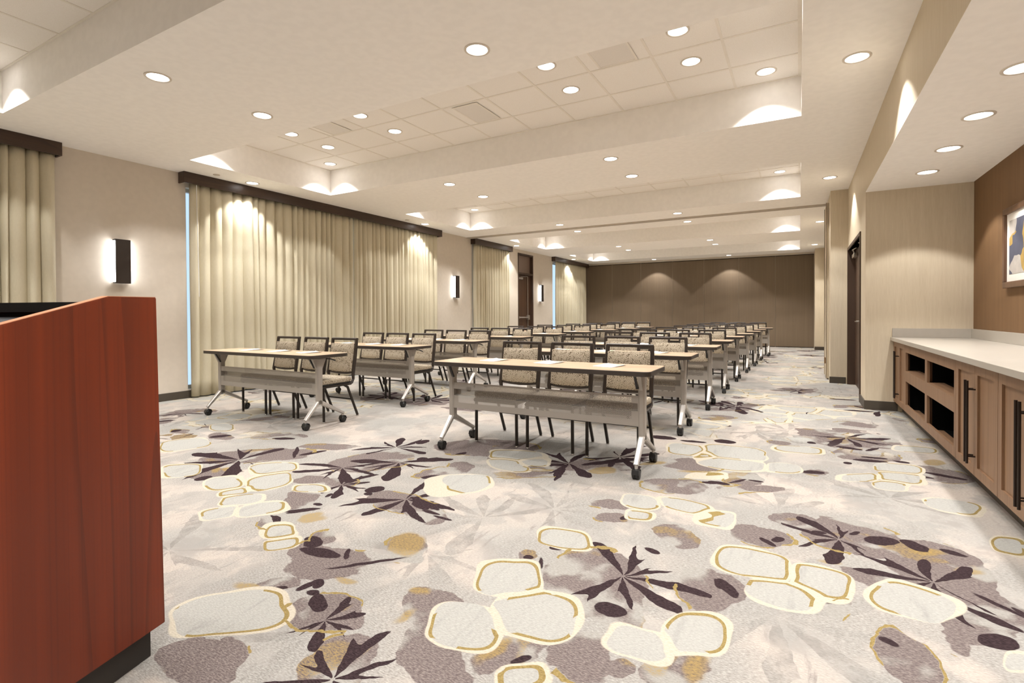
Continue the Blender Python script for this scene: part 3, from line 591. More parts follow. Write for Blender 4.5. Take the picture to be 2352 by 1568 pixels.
BH = .105
def f_base_l(bm):
    y = YN
    for a, b in sorted(WIN + [(LD0, LD1)]):
        box(bm, XL, XL + .012, y, a if a != WIN[1][0] else a, 0, BH, .002, 1)
        y = b
    for a, b in WIN: box(bm, XL, XL + .012, a, b, 0, BH, .002, 1)
struct('baseboard_left', f_base_l, 'base')
def f_base_r(bm):
    t = .012
    box(bm, XR - t, .998, NY1 - t, NY1, 0, BH, .002, 1)
    box(bm, XR - t, XR, NY1, DY0 - .04, 0, BH, .002, 1)
    box(bm, COLX - t, XR - .03, 9.86 - t, 9.86, 0, BH, .002, 1)
    box(bm, XR - t, XR, 11.06, 18.36, 0, BH, .002, 1)
    box(bm, COLX - .02 - t, XR - t, 18.36 - t, 18.36, 0, BH, .002, 1)
    box(bm, XR - t, XR, YN, NY0 - .12, 0, BH, .002, 1)
struct('baseboard_right', f_base_r, 'base')

# partition track across the ceiling
def f_track(bm):
    box(bm, XL, COLX, 10.98, 11.03, ZC - .022, ZC, .003, 1)
    box(bm, XL, COLX, 11.075, 11.125, ZC - .022, ZC, .003, 1)
tr = struct('trim_1', f_track, 'alu')
obj('slot', lambda bm: box(bm, XL, COLX, 11.03, 11.075, ZC - .010, ZC), 'dark', tr)
def f_track2(bm):
    box(bm, XL, COLX, YE - .055, YE - .02, ZC - .06, ZC, .003, 1)
tr2 = struct('trim_2', f_track2, 'alu')
obj('slot', lambda bm: box(bm, XL, COLX, YE - .02, YE + .09, ZC - .045, ZC), 'dark', tr2)
# pocket doors for the dividing partition, on the inner face of the column
pk = thing('pocket_door', 'tall beige pocket door on the inner face of the column at the ceiling track', 'door', (COLX - .001, 10.98, 0))
obj('leaf', lambda bm: box(bm, -.035, 0, -.62, .04, .02, ZC - .1, .004, 1), 'paper', pk)
obj('pull', lambda bm: box(bm, -.05, -.035, -.35, -.32, .25, .36, .004, 1), 'brass', pk)
obj('hinge_strip', lambda bm: (box(bm, -.045, -.035, -.64, -.62, .02, ZC - .1), box(bm, -.045, -.035, .02, .04, .02, ZC - .1)), 'seam', pk)

# ------------------------------------------------------------------ far folding partition
seams = [-7.489, -6.399, -5.267, -4.086, -2.987, -1.837, -.703, .425]
for k in range(7):
    a, b = seams[k], seams[k + 1]
    p = thing('partition_panel', 'brown folding partition panel, %s from the left across the far end wall' % ORD[k], 'partition', ((a + b) / 2, YE, 0), 0, 'folding partition panels')
    w = (b - a) / 2
    obj('panel_face', lambda bm: box(bm, -w + .004, w - .004, 0, .09, .02, 3.06, .003, 1), 'panel', p)
    obj('seam_strip', lambda bm: box(bm, w - .007, w + .003, -.004, .05, .012, 3.07), 'seam', p)
    obj('bottom_seal', lambda bm: box(bm, -w + .006, w - .006, .01, .08, 0, .02), 'dark', p)

# ------------------------------------------------------------------ doors
d1 = struct('door_1', lambda bm: (box(bm, XL - .15, XL + .012, LD0, LD0 + .05, 0, LDZ), box(bm, XL - .15, XL + .012, LD1 - .05, LD1, 0, LDZ),
            box(bm, XL - .15, XL + .012, LD0 + .05, LD1 - .05, LDZ - .05, LDZ), box(bm, XL - .15, XL + .012, LD0 + .05, LD1 - .05, 2.38, 2.44)), 'doord')
obj('transom_panel', lambda bm: box(bm, XL - .12, XL - .09, LD0 + .05, LD1 - .05, 2.44, LDZ - .05), 'transom', d1)
lf = obj('leaf', lambda bm: box(bm, XL - .12, XL - .075, LD0 + .05, LD1 - .05, .01, 2.38, .003, 1), 'doorw', d1)
obj('closer', lambda bm: (box(bm, XL - .075, XL - .02, LD0 + .10, LD0 + .38, 2.24, 2.30, .006, 1), sweep(bm, [(XL - .045, LD0 + .25, 2.31), (XL - .01, LD0 + .55, 2.335), (XL - .05, LD0 + .75, 2.345)], .012, .02, (0, 0, 1))), 'silver', lf)
obj('panic_bar', lambda bm: (cyl(bm, (XL - .02, LD0 + .12, 1.05), (XL - .02, LD1 - .3, 1.05), .018), box(bm, XL - .075, XL - .005, LD1 - .32, LD1 - .22, .98, 1.12, .006, 1), box(bm, XL - .075, XL - .005, LD0 + .08, LD0 + .14, 1.02, 1.08, .006, 1)), 'silver', lf)
obj('latch_rod', lambda bm: cyl(bm, (XL - .055, LD1 - .27, .08), (XL - .055, LD1 - .27, 2.34), .012, 10), 'silver', lf)

dep = .09
d2_ = struct('door_2', lambda bm: (box(bm, XR - .015, XR + dep + .05, DY0 - .045, DY0, 0, DZ + .045, .003, 1), box(bm, XR - .015, XR + dep + .05, DY1 - .045, DY1 + .0, 0, DZ + .045, .003, 1),
            box(bm, XR - .015, XR + dep + .05, DY0, DY1 - .045, DZ, DZ + .045, .003, 1)), 'doord')
for q in (0, 1):
    ym = (DY0 + DY1 - .045) / 2
    a, b = (DY0 + .003, ym - .002) if q == 0 else (ym + .002, DY1 - .048)
    lf = obj('leaf', lambda bm: box(bm, XR + dep, XR + dep + .045, a, b, .01, DZ - .004, .002, 1), 'doorw', d2_)
    hy = b - .07 if q == 0 else a + .07
    sg = -1 if q == 0 else 1
    obj('lever_handle', lambda bm: (cyl(bm, (XR + dep, hy, 1.02), (XR + dep - .055, hy, 1.02), .011, 12), sweep(bm, [(XR + dep - .055, hy, 1.02), (XR + dep - .055, hy + sg * .12, 1.02)], .018, .014), box(bm, XR + dep - .008, XR + dep, hy - .03, hy + .03, .92, 1.10, .003, 1)), 'silver', lf)
    ca = a + .1 if q == 0 else b - .4
    obj('closer', lambda bm: (box(bm, XR + dep - .055, XR + dep, ca, ca + .3, 2.0, 2.06, .006, 1), sweep(bm, [(XR + dep - .03, ca + .15, 2.07), (XR + .02, ca + .15 + sg * -.22, 2.10), (XR + .06, ca + .15 + sg * -.34, 2.115)], .012, .02, (0, 0, 1))), 'silver', lf)

# ------------------------------------------------------------------ downlights
def make_downlight():
    t = thing('downlight', '', 'ceiling light')
    obj('trim_ring', lambda bm: lathe(bm, [(.078, -.002), (.080, -.006), (.093, -.007), (.098, -.004), (.098, 0), (.078, 0)], seg=32, caps=False), 'trim', t, True)
    obj('lens', lambda bm: lathe(bm, [(.0, -.001), (.078, -.0015), (.078, 0)], seg=32), 'lens', t)
    ld = bpy.data.lights.new('downlight_beam', 'SPOT')
    ld.energy = SPOT_W; ld.color = LAMP_COL; ld.spot_size = radians(98); ld.spot_blend = .16; ld.shadow_soft_size = .05
    l = bpy.data.objects.new('lamp', ld); C.objects.link(l); l.parent = t; l.location = (0, 0, -.02)
    return t
DL = make_downlight(); _first = [True]
def downlight(x, y, z, label, group):
    t = DL if _first[0] else copy_tree(DL)
    _first[0] = False
    t.location = (x, y, z); t['label'] = label; t['group'] = group
    return t
for i, y in enumerate((-1.8, -.87, 2.3, 3.25, 6.37, 7.32, 10.49, 11.54, 14.75, 15.74, 18.98)):  # first two rows unseen behind the camera, added to light the near end
    for x, nm in ((-4.65, 'left-hand'), (-2.11, 'right-hand')):
        downlight(x, y, ZC, 'round recessed downlight in the flat ceiling, number %s back along the %s middle line' % (ORD[i] if i < 10 else 'eleventh', nm), 'flat ceiling downlights')
for i, y in enumerate((.7, 4.82, 8.88, 13.04, 17.35)):
    downlight(.39, y, ZC, 'round recessed downlight close to the right wall, beside the %s ceiling tray' % ORD[i], 'side ceiling downlights')
    downlight(-7.15, y, ZC, 'round recessed downlight close to the left drapes, beside the %s ceiling tray' % ORD[i], 'side ceiling downlights')
for i, (a, b) in enumerate(TRAYS):
    nm = ORD[i]
    for x, sx in ((-6.47, 'left'), (-.29, 'right')):
        for y, sy in ((a + .28, 'near'), (b - .272, 'far')):
            downlight(x, y, ZT, 'round downlight in the %s %s corner tile of the %s ceiling tray' % (sy, sx, nm), 'tray downlights')
    for x, sx in ((-5.85, 'leftmost'), (-4.60, 'second from left'), (-2.13, 'third from left'), (-.90, 'rightmost')):
        for y, sy in ((a + .79, 'near'), (a + 1.40, 'far')):
            downlight(x, y, ZT, 'round downlight in the %s row of tiles, %s, in the %s ceiling tray' % (sy, sx, nm), 'tray downlights')
ND = [c for c in DL.children if c.type == 'LIGHT'][0].data.copy(); ND.energy = SPOT_W * .70      # smaller lamps in the low soffit
for i, y in enumerate((-.17, .68, 1.53, 2.38, 3.23, 4.085, 4.926, 5.783, 6.636)):
    dn = downlight(1.135, y, ZB, 'round downlight in the low soffit over the counter, %s from the far end' % ORD[8 - i], 'niche downlights')
    for ch in dn.children:
        if ch.type == 'LIGHT': ch.data = ND

def vent(x, y, w, d, label):
    t = thing('ceiling_vent', label, 'vent', (x, y, ZT), 0, 'ceiling tray vents')
    obj('vent_frame', lambda bm: (box(bm, -w, w, -d, -d + .02, -.010, -.0056), box(bm, -w, w, d - .02, d, -.010, -.0056), box(bm, -w, -w + .02, -d + .02, d - .02, -.010, -.0056), box(bm, w - .02, w, -d + .02, d - .02, -.010, -.0056)), 'tbar', t)
    obj('grille', lambda bm: box(bm, -w + .02, w - .02, -d + .02, d - .02, -.008, -.0056), 'vent', t)
a1 = TRAYS[1][0]; b1 = TRAYS[1][1]
vent(-1.51, b1 - 1.43, .19, .27, 'square perforated vent tile near the right end of the big ceiling tray')
vent(-3.34, b1 - .83, .17, .27, 'square perforated vent tile mid way along the big ceiling tray')
vent(-5.22, b1 - 1.43, .17, .27, 'square perforated vent tile near the left end of the big ceiling tray')
vent(-6.45, TRAYS[2][1] - .80, .26, .2, 'dark slotted vent at the left end of the second visible ceiling tray')
for i, y in enumerate((4.28, 8.3)):
    t = obj('sprinkler_cover', lambda bm: lathe(bm, [(0, -.008), (.042, -.008), (.045, -.002), (.045, 0)], seg=24), 'trim', None, True)
    t.location = (-7.15, y, ZC); tag(t, ('small white sprinkler cover plate by the near end of the long valance', 'small white sprinkler cover plate by the far end of the long valance')[i], 'sprinkler', 'sprinkler covers')

# ------------------------------------------------------------------ valances, drapes
VAL = [(-.9, 2.618, 'at the left edge, above the nearest drape'), (3.945, 9.76, 'above the long double drape'), (11.17, 13.18, 'above the drape beside the door'), (16.19, 19.42, 'above the drape in the far corner')]
XV = XL + .145
for a, b, w in VAL:
    v = thing('valance_box', 'dark walnut valance box %s' % w, 'valance', (XL, (a + b) / 2, 0), 0, 'window valances')
    h = (b - a) / 2
    obj('front_board', lambda bm: box(bm, .125, .145, -h, h, 2.985, ZC, .002, 1), 'valance', v)
    for s in (-1, 1): obj('end_board', lambda bm: box(bm, 0, .125, s * h - (.02 if s > 0 else 0), s * h + (0 if s > 0 else .02), 2.985, ZC, .002, 1), 'valance', v)
    obj('curtain_rail', lambda bm: box(bm, .055, .085, -h + .025, h - .025, 3.05, 3.07), 'alu', v)

def drape(a, b, pitch, label, seed):
    rnd = random.Random(seed)
    n = max(2, int(round((b - a) / pitch)))
    # irregular pleat edges
    ed = [0.]
    for k in range(n): ed.append(ed[-1] + rnd.uniform(.65, 1.35))
    ed = [e / ed[-1] for e in ed]
    amp = [rnd.uniform(.55, 1.0) for _ in range(n)]; skew = [rnd.uniform(.36, .64) for _ in range(n)]; drift = [rnd.uniform(-1, 1) for _ in range(n + 1)]
    sub = 10; nx = n * sub
    def fn(u, w):
        k = min(n - 1, int(u * nx + 1e-6) // sub); q = (u * nx - k * sub) / sub
        z = .018 + (3.03 - .018) * w
        low = 1 - w
        e0 = ed[k] + (drift[k] * .010 * low if 0 < k else 0); e1 = ed[k + 1] + (drift[k + 1] * .010 * low if k + 1 < n else 0)
        y = a + (b - a) * (e0 + (e1 - e0) * q)
        sk = skew[k]
        ph = .5 * q / sk if q < sk else .5 + .5 * (q - sk) / (1 - sk)
        A = (.040 + .014 * low) * amp[k] * (.75 + .25 * sin(pi * min(1, low * 1.4)))
        x = XL + .078 + A * (max(0., sin(pi * ph)) ** .8 * 2 - 1) * .9 + .006 * sin(3 * low + drift[k] * 3)
        if w < .01: x += .004 * drift[k]
        return (x, y, z)
    o = obj('drape', lambda bm: grid(bm, nx, 14, fn), 'curtain', None, True)
    sm = o.modifiers.new('cloth', 'SOLIDIFY'); sm.thickness = .003
    return tag(o, label, 'curtain', 'beige satin drapes')
drape(-.8, 2.575, .115, 'beige floor length satin drape at the left edge behind the lectern', 3)
drape(4.06, 7.06, .135, 'near half of the long pleated beige drape under the longest valance', 5)
drape(7.07, 9.66, .125, 'far half of the long pleated beige drape under the longest valance', 9)
drape(11.22, 13.06, .12, 'narrow beige pleated drape beside the dark exit door', 12)
drape(16.36, 19.26, .12, 'beige pleated drape in the far left corner by the brown partition', 15)
wd = obj('draw_wand', lambda bm: cyl(bm, (XL + .128, 4.14, 1.42), (XL + .126, 4.12, 2.98), .005, 8), 'paperw')
tag(wd, 'thin white draw wand hanging at the near edge of the long drape', 'curtain wand')

# ------------------------------------------------------------------ wall sconces
for i, (y, w) in enumerate(((3.235, 'nearest the lectern between two drapes'), (10.45, 'between the long drape and the narrow drape'), (15.28, 'between the exit door and the far corner drape'))):
    s = thing('wall_sconce', 'dark box wall sconce, %s' % w, 'wall light', (XL, y, 1.84), 0, 'wall sconces')
    obj('backplate', lambda bm: box(bm, 0, .012, -.05, .05, -.25, .25), 'sconce', s)
    obj('front_cover', lambda bm: (box(bm, .080, .088, -.083, .083, -.275, .275, .002, 1), box(bm, .012, .080, -.083, .083, .258, .275), box(bm, .012, .080, -.083, .083, -.275, -.258)), 'sconce', s)
    for q in (-1, 1): obj('diffuser', lambda bm: box(bm, .012, .080, q * .074 - .005, q * .074 + .005, -.257, .257), 'glow', s)

# ------------------------------------------------------------------ lectern
ang = math.atan2(.306, .952)
L = thing('lectern', 'cherry wood lectern with sloping top and charcoal plinth at the left edge', 'lectern', (-1.898, .94, 0), ang)
# local: +y is towards the hall (front edge y=0), -y towards the speaker, -x is the lectern's width
LW, LDp = .86, .62
prof = [(0, .1), (-LDp, .1), (-LDp, 1.085), (-.184, 1.211), (-.018, 1.213)]
def f_side(x0, x1):
    def f(bm):
        fs = prism(bm, prof, 'x', x0, x1)
        es = list({e for q in fs for e in q.edges}); bmesh.ops.bevel(bm, geom=es, offset=.0025, segments=2, affect='EDGES')
    return f
sp_ = obj('side_panel', f_side(-.03, 0), 'cherry', L)
edge = [(-LDp + .003, 1.0875), (-.1845, 1.2125), (-.02, 1.2145), (-.02, 1.2125), (-.184, 1.2105), (-LDp + .003, 1.0855)]
obj('edge_band', lambda bm: prism(bm, edge, 'x', -.028, -.002), 'cherry_edge', sp_)
sp2 = obj('side_panel', f_side(-LW, -LW + .03), 'cherry', L)
obj('edge_band', lambda bm: prism(bm, edge, 'x', -LW + .002, -LW + .028), 'cherry_edge', sp2)
obj('front_panel', lambda bm: prism(bm, [(-.004, .1), (-.03, .1), (-.046, 1.17), (-.021, 1.17)], 'x', -LW + .03, -.03), 'cherry', L)
obj('inner_lining', lambda bm: (box(bm, -LW + .03, -LW + .036, -LDp + .04, -.05, .13, 1.07), box(bm, -.036, -.03, -LDp + .04, -.05, .13, 1.07), prism(bm, [(-.05, .13), (-.056, .13), (-.068, 1.165), (-.05, 1.165)], 'x', -LW + .036, -.036)), 'black', L)
obj('reading_top', lambda bm: prism(bm, [(-LDp + .02, 1.02), (-LDp + .02, 1.035), (-.20, 1.15), (-.20, 1.135)], 'x', -LW + .036, -.036), 'black', L)
obj('back_ledge', lambda bm: prism(bm, [(-.20, 1.165), (-.20, 1.195), (-.03, 1.199), (-.03, 1.169)], 'x', -LW + .03, -.03), 'black', L)
obj('shelf', lambda bm: box(bm, -LW + .036, -.036, -LDp + .05, -.07, .60, .62), 'black', L)
obj('plinth', lambda bm: box(bm, -LW + .03, -.028, -LDp + .05, -.03, 0, .1, .002, 1), 'plinth', L)

# ------------------------------------------------------------------ counter and cabinets in the niche
XF = .98
def shaker(bm, y0, y1, z0, z1, x=XF - .02, t=.02, st=.06, rec=.012):
    box(bm, x, x + t, y0, y0 + st, z0, z1); box(bm, x, x + t, y1 - st, y1, z0, z1)
    box(bm, x, x + t, y0 + st, y1 - st, z0, z0 + st); box(bm, x, x + t, y0 + st, y1 - st, z1 - st, z1)
    box(bm, x + rec, x + t, y0 + st, y1 - st, z0 + st, z1 - st)
def pull(bm, y, z0=.20, z1=.72):
    x = XF - .02
    cyl(bm, (x - .04, y, z0), (x - .04, y, z1), .007, 12)
    for z in (z0 + .045, z1 - .055): cyl(bm, (x, y, z), (x - .04, y, z), .005, 8)
def carcass(bm, y0, y1):
    box(bm, XF, XB - .005, y0, y0 + .018, .12, .82); box(bm, XF, XB - .005, y1 - .018, y1, .12, .82)
    box(bm, XF, XB - .005, y0 + .018, y1 - .018, .12, .138); box(bm, XF, XB - .005, y0 + .018, y1 - .018, .802, .82)
    box(bm, XB - .02, XB - .005, y0 + .018, y1 - .018, .138, .802)
def door_unit(y0, y1, label):
    u = thing('base_cabinet', label, 'cabinet', (0, 0, 0), 0, 'counter cabinets')
    obj('carcass', lambda bm: carcass(bm, y0, y1), 'cab', u)
    ym = (y0 + y1) / 2
    for a, b, hy in ((y0 + .0015, ym - .0015, ym - .024), (ym + .0015, y1 - .0015, ym + .024)):
        d = obj('cabinet_door', lambda bm: shaker(bm, a, b, .122, .818), 'cab', u)
        obj('handle', lambda bm: pull(bm, hy), 'handle', d, True)
    obj('toe_kick', lambda bm: box(bm, XF + .065, XF + .08, y0, y1, 0, .12), 'toe', u)
door_unit(6.672, 7.374, 'narrow brown two door cabinet at the far end of the counter')
door_unit(3.785, 4.655, 'brown two door cabinet with paired bar handles right of the open cubbies')
door_unit(2.91, 3.782, 'brown two door cabinet cut off by the right edge of the photo')
door_unit(1.67, 2.907, 'brown two door cabinet under the counter just outside the right edge of the photo')
door_unit(.43, 1.667, 'brown two door cabinet under the counter beside the camera')
door_unit(-1.18, .427, 'wide brown two door cabinet at the near end of the counter behind the camera')
u = thing('open_cabinet', 'brown open cabinet with four black cubbies under the counter', 'cabinet')
y0, y1 = 4.658, 6.669
obj('carcass', lambda bm: carcass(bm, y0, y1), 'cab', u)
def f_face(bm):
    x0, x1 = XF - .02, XF
    box(bm, x0, x1, y0, y1, .736, .818); box(bm, x0, x1, y0, y1, .122, .195)
    box(bm, x0, x1, y0, y1, .437, .545)
    for a, b in ((y0, 4.705), (5.588, 5.674), (6.60, y1)):
        for z0, z1 in ((.195, .437), (.545, .736)): box(bm, x0, x1, a, b, z0, z1)
obj('face_frame', f_face, 'cab', u)
obj('shelf', lambda bm: box(bm, XF, XB - .02, y0 + .018, y1 - .018, .525, .545), 'cab', u)
obj('divider', lambda bm: (box(bm, XF, XB - .02, 5.62, 5.645, .138, .525), box(bm, XF, XB - .02, 5.62, 5.645, .545, .802)), 'cab', u)
def f_in(bm):
    for a, b in ((y0 + .019, 5.619), (5.646, y1 - .019)):
        for z0, z1 in ((.139, .524), (.546, .801)):
            box(bm, XB - .03, XB - .021, a, b, z0, z1)
            box(bm, XF + .022, XB - .03, a, a + .003, z0, z1); box(bm, XF + .022, XB - .03, b - .003, b, z0, z1)
            box(bm, XF + .022, XB - .03, a + .003, b - .003, z1 - .003, z1); box(bm, XF + .10, XB - .03, a + .003, b - .003, z0, z0 + .003)
obj('black_lining', f_in, 'cabin', u)
obj('toe_kick', lambda bm: box(bm, XF + .065, XF + .08, y0, y1, 0, .12), 'toe', u)
ct = thing('countertop', 'long cream quartz countertop with upstand across the niche cabinets', 'counter')
obj('slab', lambda bm: box(bm, .93, XB - .003, NY0 + .01, NY1 - .001, .822, .862, .003, 2), 'quartz', ct)
obj('backsplash', lambda bm: (box(bm, XB - .023, XB - .003, NY0 + .01, NY1 - .022, .862, .965, .002, 1), box(bm, 0.945, XB - .003, NY1 - .021, NY1 - .001, .862, .965, .002, 1)), 'quartz', ct)

pic = thing('framed_picture', 'framed abstract grey and yellow print on the brown niche wall', 'picture', (XB, 5.85, 1.725))
def f_pf(bm):
    h, w, t = .36, .496, .055
    for a, b, c, d in ((-w, w, h - t, h), (-w, w, -h, -h + t), (-w, -w + t, -h + t, h - t), (w - t, w, -h + t, h - t)): box(bm, -.035, -.002, a, b, c, d, .006, 2)
obj('frame', f_pf, 'pframe', pic)
obj('mount', lambda bm: box(bm, -.016, -.010, -.445, .445, -.309, .309), 'mount', pic)
obj('print', lambda bm: box(bm, -.018, -.016, -.375, .375, -.24, .24), 'art', pic)

# ------------------------------------------------------------------ training tables
TH = .75
def rounded(w, d, r, n=6):
    pts = []
    for cx, cy, a0 in ((w - r, d - r, 0), (-w + r, d - r, 90), (-w + r, -d + r, 180), (w - r, -d + r, 270)):
        for k in range(n + 1):
            a = radians(a0 + 90 * k / n); pts.append((cx + r * cos(a), cy + r * sin(a)))
    return pts
def make_table():
    t = thing('training_table', '', 'table')
    tp = obj('tabletop', lambda bm: prism(bm, rounded(.932, .247, .05), 'z', TH - .030, TH), 'lam', t)
    def f_edge(bm):
        A = rounded(.935, .25, .053); B = rounded(.9315, .2465, .0495)
        n = len(A)
        rows = [[bm.verts.new((*p, z)) for p in q] for q, z in ((B, TH - .001), (A, TH - .003), (A, TH - .033), (B, TH - .035))]
        for r_, q_ in zip(rows, rows[1:]):
            for k in range(n): bm.faces.new((r_[k], r_[(k + 1) % n], q_[(k + 1) % n], q_[k]))
        bm.faces.new(rows[-1])
    obj('edge_band', f_edge, 'edge', tp)
    for s in (-1, 1):
        x = s * .838; y0 = -.072
        lg = obj('leg', lambda bm: sweep(bm, [(x, y0, .235), (x, y0, .60), (x, y0 + .005, .70)], [.048, .048, .05], [.066, .07, .085], (1, 0, 0)), 'steel', t)
        obj('bracket', lambda bm: (prism(bm, [(y0 - .035, .60), (y0 + .035, .60), (y0 + .085, .705), (y0 + .085, .714), (y0 - .085, .714), (y0 - .085, .705)], 'x', x - .012, x + .012), box(bm, x - .03, x + .03, -.20, .17, .708, .7145)), 'steel', lg)
        obj('strut', lambda bm: sweep(bm, [(x - s * .03, y0 - .03, .61), (x - s * .03, y0 - .09, .709)], .018, .016), 'caster', lg)
        def f_foot(bm):
            for q in (-1, 1):
                sweep(bm, [(x, y0 - q * .012, .266), (x, y0 + q * .028, .248), (x, q * .245, .098)], [.048, .048, .036], [.058, .044, .026], (1, 0, 0))
                cyl(bm, (x, q * .237, .10), (x, q * .237, .07), .012, 10)
        obj('foot', f_foot, 'polish', lg)
        obj('tilt_lever', lambda bm: sweep(bm, [(x + s * .012, y0 + .08, .70), (x + s * .02, y0 + .13, .695), (x + s * .012, y0 + .20, .672)], .02, .012), 'caster', lg)
        for q in (-1, 1):
            def f_c(bm):
                c = Vector((x, q * .237, .033))
                for e in (-1, 1):
                    lathe(bm, [(.0, e * .004), (.031, e * .004), (.033, e * .008), (.033, e * .019), (.027, e * .026), (.012, e * .027), (0, e * .027)], c, 20, 'x')
                sweep(bm, [c + Vector((0, -.034, .004)), c + Vector((0, -.024, .032)), c + Vector((0, 0, .040)), c + Vector((0, .024, .032)), c + Vector((0, .034, .004))], .050, .007)
            obj('caster', f_c, 'caster', t, True)
    # modesty panel: upper flange, set-back channel, lower face
    pr = [(-.094, .560), (-.094, .503), (-.050, .498), (-.054, .452), (-.096, .446), (-.096, .336)]
    def f_mod(bm):
        th = .0018
        poly = pr + [(y + th, z) for y, z in pr[::-1]]
        a = [bm.verts.new((-.814, y, z)) for y, z in poly]; b = [bm.verts.new((.814, y, z)) for y, z in poly]
        n = len(poly)
        for k in range(n): bm.faces.new((a[k], a[(k + 1) % n], b[(k + 1) % n], b[k]))
    md = obj('modesty_panel', f_mod, 'perf', t)
    for s in (-1, 1): obj('end_cap', lambda bm: box(bm, s * .814 - .003, s * .814 + .003, -.098, -.046, .336, .560), 'steel', md)
    obj('support_beam', lambda bm: box(bm, -.80, .80, .02, .05, .685, .714), 'steel', t)
    return t
# ------------------------------------------------------------------ chairs
def make_chair():
    t = thing('banquet_chair', '', 'chair')
    top = Vector((0, .275, .885)); bot = Vector((0, .215, .475))
    def f_cush(bm, w, d, z0, z1, y0, n=10):
        box(bm, -w, w, y0, y0 + d, z0, z1, .022, 4)
    st = obj('seat', lambda bm: f_cush(bm, .214, .43, .402, .462, -.245), 'fabric', t, True)
    obj('seat_pan', lambda bm: box(bm, -.208, .208, -.24, .18, .388, .404, .004, 1), 'under', st)
    def f_sf(bm):
        for s in (-1, 1): sweep(bm, [(s * .208, -.235, .378), (s * .208, .17, .378)], .024, .022)
        sweep(bm, [(-.208, -.225, .378), (.208, -.225, .378)], .022, .024, (0, 1, 0)); sweep(bm, [(-.208, .14, .378), (.208, .14, .378)], .022, .024, (0, 1, 0))
    obj('seat_frame', f_sf, 'tube', t)
    def f_bf(bm):
        for s in (-1, 1):
            sweep(bm, [(s * .208, .13, .378), (s * .208, .185, .388), (s * .199, .213, .425), (s * .204, .208, .49), (s * .199, .25, .70), (s * .194, .274, .876)], [.026, .026, .028, .033, .033, .033], [.022, .022, .026, .034, .034, .030])
        sweep(bm, [(-.204, .276, .874), (0, .283, .874), (.204, .276, .874)], .028, .030, (0, .1, 1))
        # curved lower rail
        sweep(bm, [(-.199, .226, .508), (-.1, .216, .496), (0, .212, .492), (.1, .216, .496), (.199, .226, .508)], .034, .034, (0, 0, 1))
    obj('back_frame', f_bf, 'frame', t, True)
    def f_back(bm):
        nx, nz = 12, 12
        def P(u, w, front):
            x = (u - .5) * 2 * .186
            z = .512 + .312 * w - (1 - (2 * u - 1) ** 2) * .012 * (1 - w)
            y = .208 + (z - .49) * .135
            bul = .018 * (1 - abs(2 * u - 1) ** 4) * (1 - abs(2 * w - 1) ** 6)
            return (x, y - .012 - bul, z) if front else (x, y + .016, z)
        A = grid(bm, nx, nz, lambda u, w: P(u, w, True)); B = grid(bm, nx, nz, lambda u, w: P(u, w, False))
        per = lambda V: [V[i][0] for i in range(nx + 1)] + [V[nx][j] for j in range(1, nz + 1)] + [V[i][nz] for i in range(nx - 1, -1, -1)] + [V[0][j] for j in range(nz - 1, 0, -1)]
        a, b = per(A), per(B); n = len(a)
        for k in range(n): bm.faces.new((a[k], a[(k + 1) % n], b[(k + 1) % n], b[k]))
    obj('backrest', f_back, 'fabric', t, True)
    for s in (-1, 1):
        lg = obj('leg', lambda bm: sweep(bm, [(s * .208, -.208, .385), (s * .210, -.208, .012)], .024, .024), 'tube', t)
        obj('glide', lambda bm: lathe(bm, [(.013, 0), (.015, .004), (.010, .014)], (s * .210, -.208, 0), 14), 'glide', lg, True)
        lg = obj('leg', lambda bm: sweep(bm, [(s * .196, .085, .372), (s * .199, .13, .345), (s * .199, .272, .012)], .024, .026), 'tube', t)
        obj('glide', lambda bm: lathe(bm, [(.013, 0), (.015, .004), (.010, .014)], (s * .199, .272, 0), 14), 'glide', lg, True)
    obj('stretcher', lambda bm: sweep(bm, [(-.2, .192, .20), (.2, .192, .20)], .016, .014, (0, 0, 1)), 'tube', t)
    return t
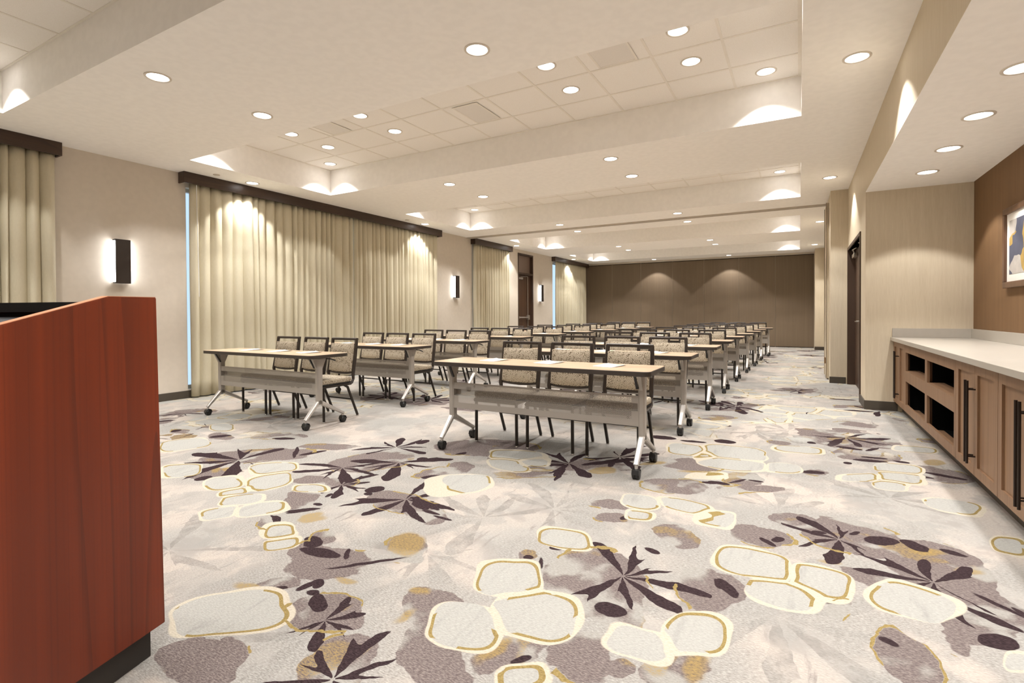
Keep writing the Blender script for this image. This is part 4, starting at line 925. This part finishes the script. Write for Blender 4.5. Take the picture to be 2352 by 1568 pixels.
def make_pad():
    t = thing('notepad', '', 'paper')
    W_, D_ = .084, .112
    def z(u, v): return .0012 + .007 * (abs(2 * u - 1) ** 3) * v
    def fn(dz): return lambda u, v: ((u - .5) * 2 * W_, (v - .5) * 2 * D_, z(u, v) + dz)
    def f(bm):
        A = grid(bm, 8, 4, fn(.0012)); B = grid(bm, 8, 4, fn(-.0012))
        per = lambda V: [V[i][0] for i in range(9)] + [V[8][j] for j in range(1, 5)] + [V[i][4] for i in range(7, -1, -1)] + [V[0][j] for j in range(3, 0, -1)]
        a, b = per(A), per(B)
        for k in range(len(a)): bm.faces.new((a[k], a[(k + 1) % len(a)], b[(k + 1) % len(a)], b[k]))
    pg = obj('page', f, 'paperw', t, True)
    def f2(bm):
        grid(bm, 4, 3, lambda u, v: ((.30 + u * .5) * W_ - .05 * v * W_, (.1 + v * .7) * D_ * .9, z(.5 + (.30 + u * .5) / 2, .5 + (.1 + v * .7) * .45) + .0018))
    obj('green_mark', f2, 'green', pg)
    return t

TB, CH, PD = make_table(), make_chair(), make_pad()
used = set()
def take(proto):
    if id(proto) in used: return copy_tree(proto)
    used.add(id(proto)); return proto
RX = [-1.825, -1.815, -1.784, -1.778, -1.755, -1.715, -1.675, -1.645, -1.55]
LX = [-5.135, -5.15, -5.15, -5.13, -5.11, -5.05, -4.93, -4.78, -4.745]
rj = random.Random(21)
for col, xs, ybase, pitch, cx, cdy in (('right', RX, 3.752, 1.455, (-.515, .005, .545), .338), ('left', LX, 3.68, 1.46, (-.47, .03, .51), .300)):
    for k, x in enumerate(xs):
        y = ybase + pitch * k
        near = k == 0
        t = take(TB); t.location = (x, y, 0); t.rotation_euler = (0, 0, radians(0 if near else rj.uniform(-.5, .5)))
        t['label'] = 'tan flip top training table on casters, %s row back in the %s-hand block' % (ORD[k], col); t['group'] = 'training tables'
        if k >= 3:
            for ch in t.children:
                if ch.name.startswith('modesty_panel'):
                    ch.material_slots[0].link = 'OBJECT'; ch.material_slots[0].material = MT['steel']
        for j, dx in enumerate(cx):
            pos = ('left', 'middle', 'right')[j]
            c = take(CH)
            c.location = (x + dx + (0 if near else rj.uniform(-.014, .014)), y + cdy + (0 if near else rj.uniform(-.02, .03)), 0)
            c.rotation_euler = (0, 0, radians(rj.uniform(-1.5, 1.5)))
            c['label'] = '%s brown framed leaf patterned chair at the %s row table of the %s-hand block' % (pos, ORD[k], col); c['group'] = 'chairs at the training tables'
            p = take(PD)
            p.location = (x + dx * 1.0 + .02 + rj.uniform(-.015, .015), y + .06 + rj.uniform(-.02, .02), TH + .0005)
            p.rotation_euler = (0, 0, radians(-12 + rj.uniform(-8, 8)))
            p['label'] = 'white notepad with green print, %s on the %s row table of the %s-hand block' % (pos, ORD[k], col); p['group'] = 'notepads on the tables'
